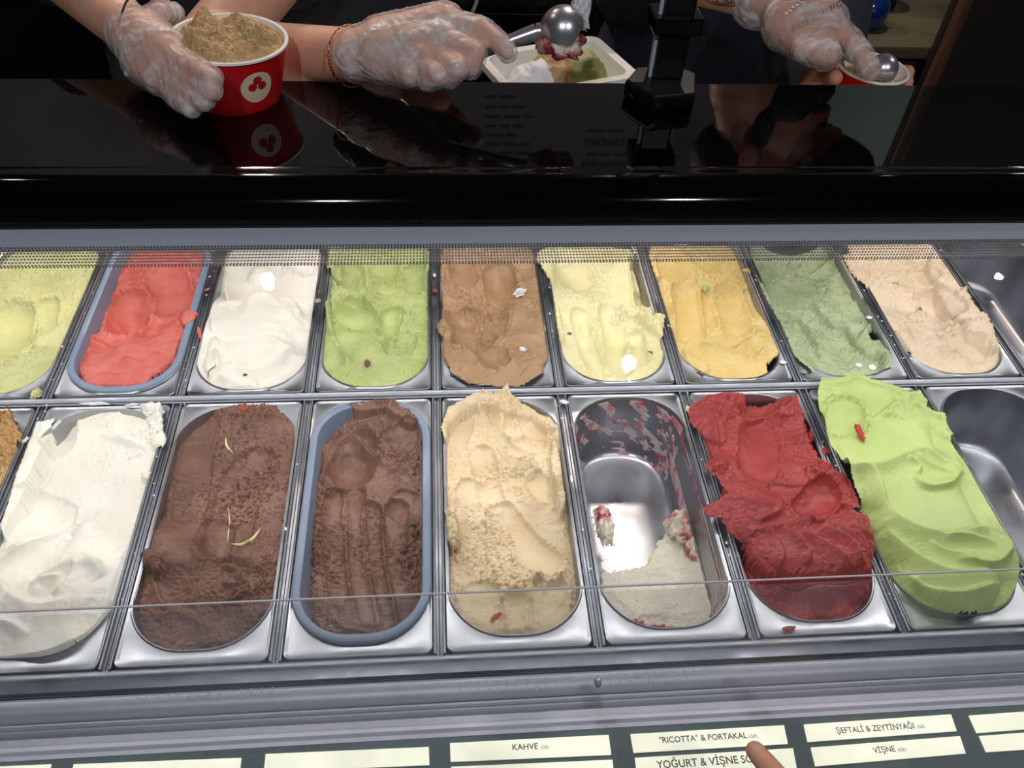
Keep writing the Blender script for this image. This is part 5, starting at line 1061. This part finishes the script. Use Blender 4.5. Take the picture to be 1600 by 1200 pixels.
bracelet('chain_bracelet', Q(1232, 12, 1.10), (wc-ec).normalized()+Vector((0, 0, -.7)), .037, .0026, M_silver, p2, 40, 'heavy silver chain bracelet under the glove')
# tattoo lines on the forearm
def onarm(px, py):
    d = Vector(ray(px, py)).normalized(); A, B = ec, wc; ab = (B-A).normalized()
    best = None
    for k in range(900, 1400):
        p = CAM+d*(k*.001); q = A+ab*((p-A).dot(ab)); r = .045+(.030-.045)*max(0, min(1, (q-A).length/(B-A).length))
        if (p-q).length < r+.0004: return p
    return Q(px, py, 1.1)
for pts in ([(1103, 0), (1112, 6), (1128, 9), (1148, 9), (1160, 5), (1166, 0)], [(1112, 2), (1122, 5), (1136, 6), (1150, 3)], [(1136, 0), (1140, 6), (1144, 0)], [(1120, 0), (1126, 8), (1134, 0)]):
    tube('tattoo', [onarm(*p) for p in smoothpts(pts, 4)], .0008, M_tattoo, p2, 6)
# glove lettering
def onhand(px, py, lst, ex=.0042):
    d = Vector(ray(px, py)).normalized()
    for k in range(900, 1300):
        p = CAM+d*(k*.001)
        for a, ra, b, rb in lst:
            a = Vector(a); b = Vector(b); ab = b-a; t = max(0, min(1, (p-a).dot(ab)/max(ab.length_squared, 1e-9)))
            if (p-a-ab*t).length < ra+(rb-ra)*t+ex: return p
    return Q(px, py, 1.08)
LT = [('E', 1240, 50), ('U', 1250, 45), ('R', 1261, 40), ('O', 1272, 34), ('V', 1283, 28), ('I', 1294, 22), ('N', 1299, 18), ('C', 1309, 13)]
for s, x, y in LT:
    p = onhand(x, y, handC); A = p; d = (Q(x+8, y-4.5, 1)-Q(x, y, 1)).normalized(); u = (Q(x-3, y-8, 1)-Q(x, y, 1)).normalized()
    text_mesh('glove_letter', s, M_tattoo, p2, A, A+d*(.0065 if s != 'I' else .0015), .0085, u)

# cup and scoop of the second worker
MC0 = MC
c2 = Q(1364, 106, 1.115)
cup2, MC2 = cup(c2, .0455, .035, .058, (0, math.radians(2), 0), 'red paper cup with white rim being filled by the bearded worker', None)
heap('smooth beige ice cream low inside the cup of the bearded worker', MC2, .0425, .002, G['F3'], 311, -.016, .003)
scoop('steel scoop pressed into the cup of the bearded worker', Q(1290, 66, 1.085), Q(1350, 100, 1.10), Q(1379, 108, 1.105), .020, (-.15, .25, -.95), .0075)

# ---------------- hand of the customer pointing at a label
p3 = empty('person', Q(1290, 1320, .5)); tag(p3, 'bare index finger of a customer pointing at the RICOTTA & PORTAKAL label', 'person')
fp = [Q(1180, 1173, .612), Q(1196, 1192, .602), Q(1222, 1222, .59), Q(1270, 1275, .575)]
hd = [(fp[0], .0070, fp[1], .0078), (fp[1], .0078, fp[2], .0083), (fp[2], .0083, fp[3], .0092)]
kn = Q(1300, 1300, .57); wr = Q(1420, 1440, .56)
hd += [(fp[3], .0092, kn, .0125), (kn, .016, wr, .026), (kn+Vector((.016, -.004, -.004)), .014, wr, .026), (kn+Vector((.034, -.01, -.006)), .013, wr, .024), (wr, .026, Q(1700, 1800, .62), .038)]
for k, dx in enumerate((.02, .037, .052)):
    a = kn+Vector((dx, -.004*k, -.006)); b_ = a+Vector((-.012, .022, -.016)); c_ = b_+Vector((.006, -.016, -.016)); hd += [(a, .0095, b_, .0088), (b_, .0088, c_, .0078)]
hd += [(wr+Vector((-.02, .02, -.01)), .014, kn+Vector((-.008, -.01, -.018)), .0105), (kn+Vector((-.008, -.01, -.018)), .0105, kn+Vector((.012, .004, -.026)), .0088)]
blend('body', caps_mesh(hd), .0016, 4, M_skin, p3, (.00025, .004, 471))
nl = (fp[0]-fp[1]).normalized(); toc = (CAM-fp[0]).normalized()
Mn = Matrix.Translation(fp[0]+toc*.0052+nl*.0005) @ headM((0, 0, 0), nl, toc)
bm = bmesh.new(); bmesh.ops.create_uvsphere(bm, u_segments=24, v_segments=14, radius=1, matrix=Mn @ Matrix.Diagonal((.0060, .0048, .0022, 1)))
frombm('fingernail', bm, mat('fingernail', srgb(226, 176, 154), .25, coat=.3), p3)

# ================================================================== BEHIND THE COUNTER
bc = empty('back_counter', (1.3, 1.95, -.92)); tag(bc, 'khaki topped back counter behind the workers', 'counter')
box('counter_top', (1.0, 1.5, -.05), (3.4, 2.28, -.02), M_khaki, bc, .004)
box('counter_body', (1.02, 1.53, -.92), (3.38, 2.28, -.052), M_cab, bc, .004)
bc2 = empty('dark_cabinet', (-.6, 1.95, -.92)); tag(bc2, 'dark low cabinet along the back wall at the left', 'cabinet')
box('cabinet_top', (-2.3, 1.6, .02), (.98, 2.28, .05), M_cab, bc2, .004)
box('cabinet_body', (-2.28, 1.63, -.92), (.96, 2.28, .018), M_cab, bc2, .004)
for k in range(4): box('door', (-2.26+k*.8, 1.612, -.88), (-1.5+k*.8, 1.629, 0), M_blackpl, bc2, .003)
# ribbed wood panel, slat by slat
wp = empty('ribbed_wood_panel', (2.3, 1.48, -.92)); tag(wp, 'walnut panel of vertical ribs at the right behind the counter', 'panel')
x0 = QY(1462, 100, 1.45).x
box('backing', (x0, 1.475, -.92), (x0+1.0, 1.495, 1.15), M_cab, wp)
src = None
for k in range(20):
    if src is None:
        pr = [(x0+.004+.018*(1-math.cos(a)), 1.4745-.016*math.sin(a)) for a in [math.pi*i/8 for i in range(9)]]
        src = loft('slat', [(pr, -.915), (pr, 1.15)], M_wood, wp, cap0=True)
    else:
        o = src.copy(); COL.objects.link(o); o.parent = wp; o.location.x = src.location.x+k*.048
# blue bottle
vp = QY(1346, 46, 1.62); vz = -.02
vs = empty('blue_bottle', (vp.x, 1.62, vz)); tag(vs, 'round cobalt blue bottle with pale straw standing on the back counter', 'bottle')
r = .05; lathe('bottle_body', [(0, vz+.001), (r*.6, vz+.001), (r*.9, vz+.012), (r, vz+.035), (r*.96, vz+.055), (r*.75, vz+.075), (r*.4, vz+.086), (r*.22, vz+.090), (r*.22, vz+.096), (0, vz+.096)], M_blue, vs, Matrix.Translation((vp.x, 1.62, 0)))
tube('straw', [(vp.x+.003, 1.62, vz+.09), (vp.x+.008, 1.625, vz+.26)], .004, M_white, vs)
# dark canister beside it
q = QY(1392, 70, 1.6); o = lathe('dark_canister', [(0, -.0195), (.05, -.0195), (.052, .0), (.052, .13), (.044, .15), (.02, .155), (.018, .19), (0, .19)], M_blackpl, None, Matrix.Translation((q.x, 1.75, 0))); tag(o, 'dark canister on the back counter right of the blue bottle', 'canister')
# menu board with its lettering (seen as a dim mirror image in the black shelf)
YW = 2.285
a = MIR(500, 128, YW); b = MIR(1035, 290, YW)
mb = empty('menu_board', ((a.x+b.x)/2, YW, a.z)); tag(mb, 'pale grey menu board on the back wall mirrored in the black shelf', 'menu board')
box('board', (a.x-.1, YW-.012, a.z-.3), (b.x, YW+.012, b.z+.35), M_menu, mb, .002)
def wtext(s, x0_, x1_, y_, h_):
    A = MIR(x0_, y_, YW-.0135); B = MIR(x1_, y_, YW-.0135); B.z = A.z
    hh = abs(MIR(x0_, y_+h_, YW).z-A.z); text_mesh('lettering', s, M_menut, mb, A, B, hh, Vector((0, 0, 1)))
wtext('DİĞER', 542, 594, 211, 10); wtext('ORIGINALE', 914, 978, 217, 9); wtext('BERUTENDIS', 911, 984, 252, 9)
rl = random.Random(4)
for x0_, ys in ((758, [150, 166, 181, 196, 210, 224, 238, 251]), (918, [203, 240]), (532, [194, 247, 262])):
    for y_ in ys:
        p = x0_
        for w_ in range(rl.randint(2, 3)):
            L1 = rl.uniform(14, 28); A = MIR(p, y_, YW-.0125); B = MIR(p+L1, y_+2.6, YW-.0125)
            box('text_line', (A.x, YW-.0145, min(A.z, B.z)), (B.x, YW-.0122, max(A.z, B.z)), M_menut, mb, 0); p += L1+5
# green-grey wall panel with a tap, at the right
a = MIR(1290, 128, YW); b = MIR(1500, 258, YW)
struct(box('trim_1', (a.x, YW-.014, .0), (b.x+.3, YW+.012, b.z), M_green, None, .003))
tp_ = MIR(1446, 168, 1.9)
tb = tube('tap', [(tp_.x, 1.95, -.02), (tp_.x, 1.95, tp_.z+.05), (tp_.x+.02, 1.94, tp_.z+.09), (tp_.x+.09, 1.9, tp_.z+.09), (tp_.x+.11, 1.88, tp_.z+.03)], .011, M_chrome); tag(tb, 'bent chrome tap on the back counter, mirrored in the shelf', 'tap')
# ceiling lamps reflected in glass and bumper; lower ones added for doubled reflections
M_lamp = mat('lamp_lens', (.85, .93, 1, 1), .3, emit=60); M_lampw = mat('warm_lamp_lens', (1, .78, .5, 1), .3, emit=60)
def downlight(x, y, z, r, m, label):
    root = empty('ceiling_lamp', (x, y, 2.3)); tag(root, label, 'lamp')
    lathe('housing', [(.006, 2.3), (.006, z+.08), (r*1.2, z+.07), (r*1.2, z), (r*1.05, z), (r*1.05, z+.03), (0, z+.03)], M_blackpl, root, Matrix.Translation((x, y, 0)), 24)
    lathe('lens', [(r, z+.004), (0, z+.004)], m, root, Matrix.Translation((x, y, 0)), 24)
    return root
def mirror_lamp(px, py, yy, zr=.334):
    p = U(px, py, zr); d = (p-CAM); d.z = -d.z; t = (yy-p.y)/d.y; return p+d*t
for px, py, r, m, lab in [(420, 446, .022, M_lamp, 'white spot mirrored in the glass over the white cream ice cream'), (425, 464, .022, M_lamp, 'added lamp doubling the white spot over the white cream ice cream'),
    (980, 577, .012, M_lamp, 'white spot mirrored in the glass over the pale yellow ice cream'), (982, 592, .010, M_lamp, 'added lamp doubling the white spot over the pale yellow ice cream'), (1577, 388, .024, M_lamp, 'white spot mirrored at the right end of the dotted band'),
    (1560, 430, .022, M_lamp, 'white spot mirrored in the glass over the empty back pan'), (1556, 443, .018, M_lamp, 'added lamp doubling the white spot over the empty back pan'), (1364, 572, .012, M_lamp, 'small white spot mirrored over the peach beige ice cream')]:
    p = mirror_lamp(px, py, 2.15 if py < 500 else 1.75); downlight(p.x, p.y, p.z, r, m, lab)
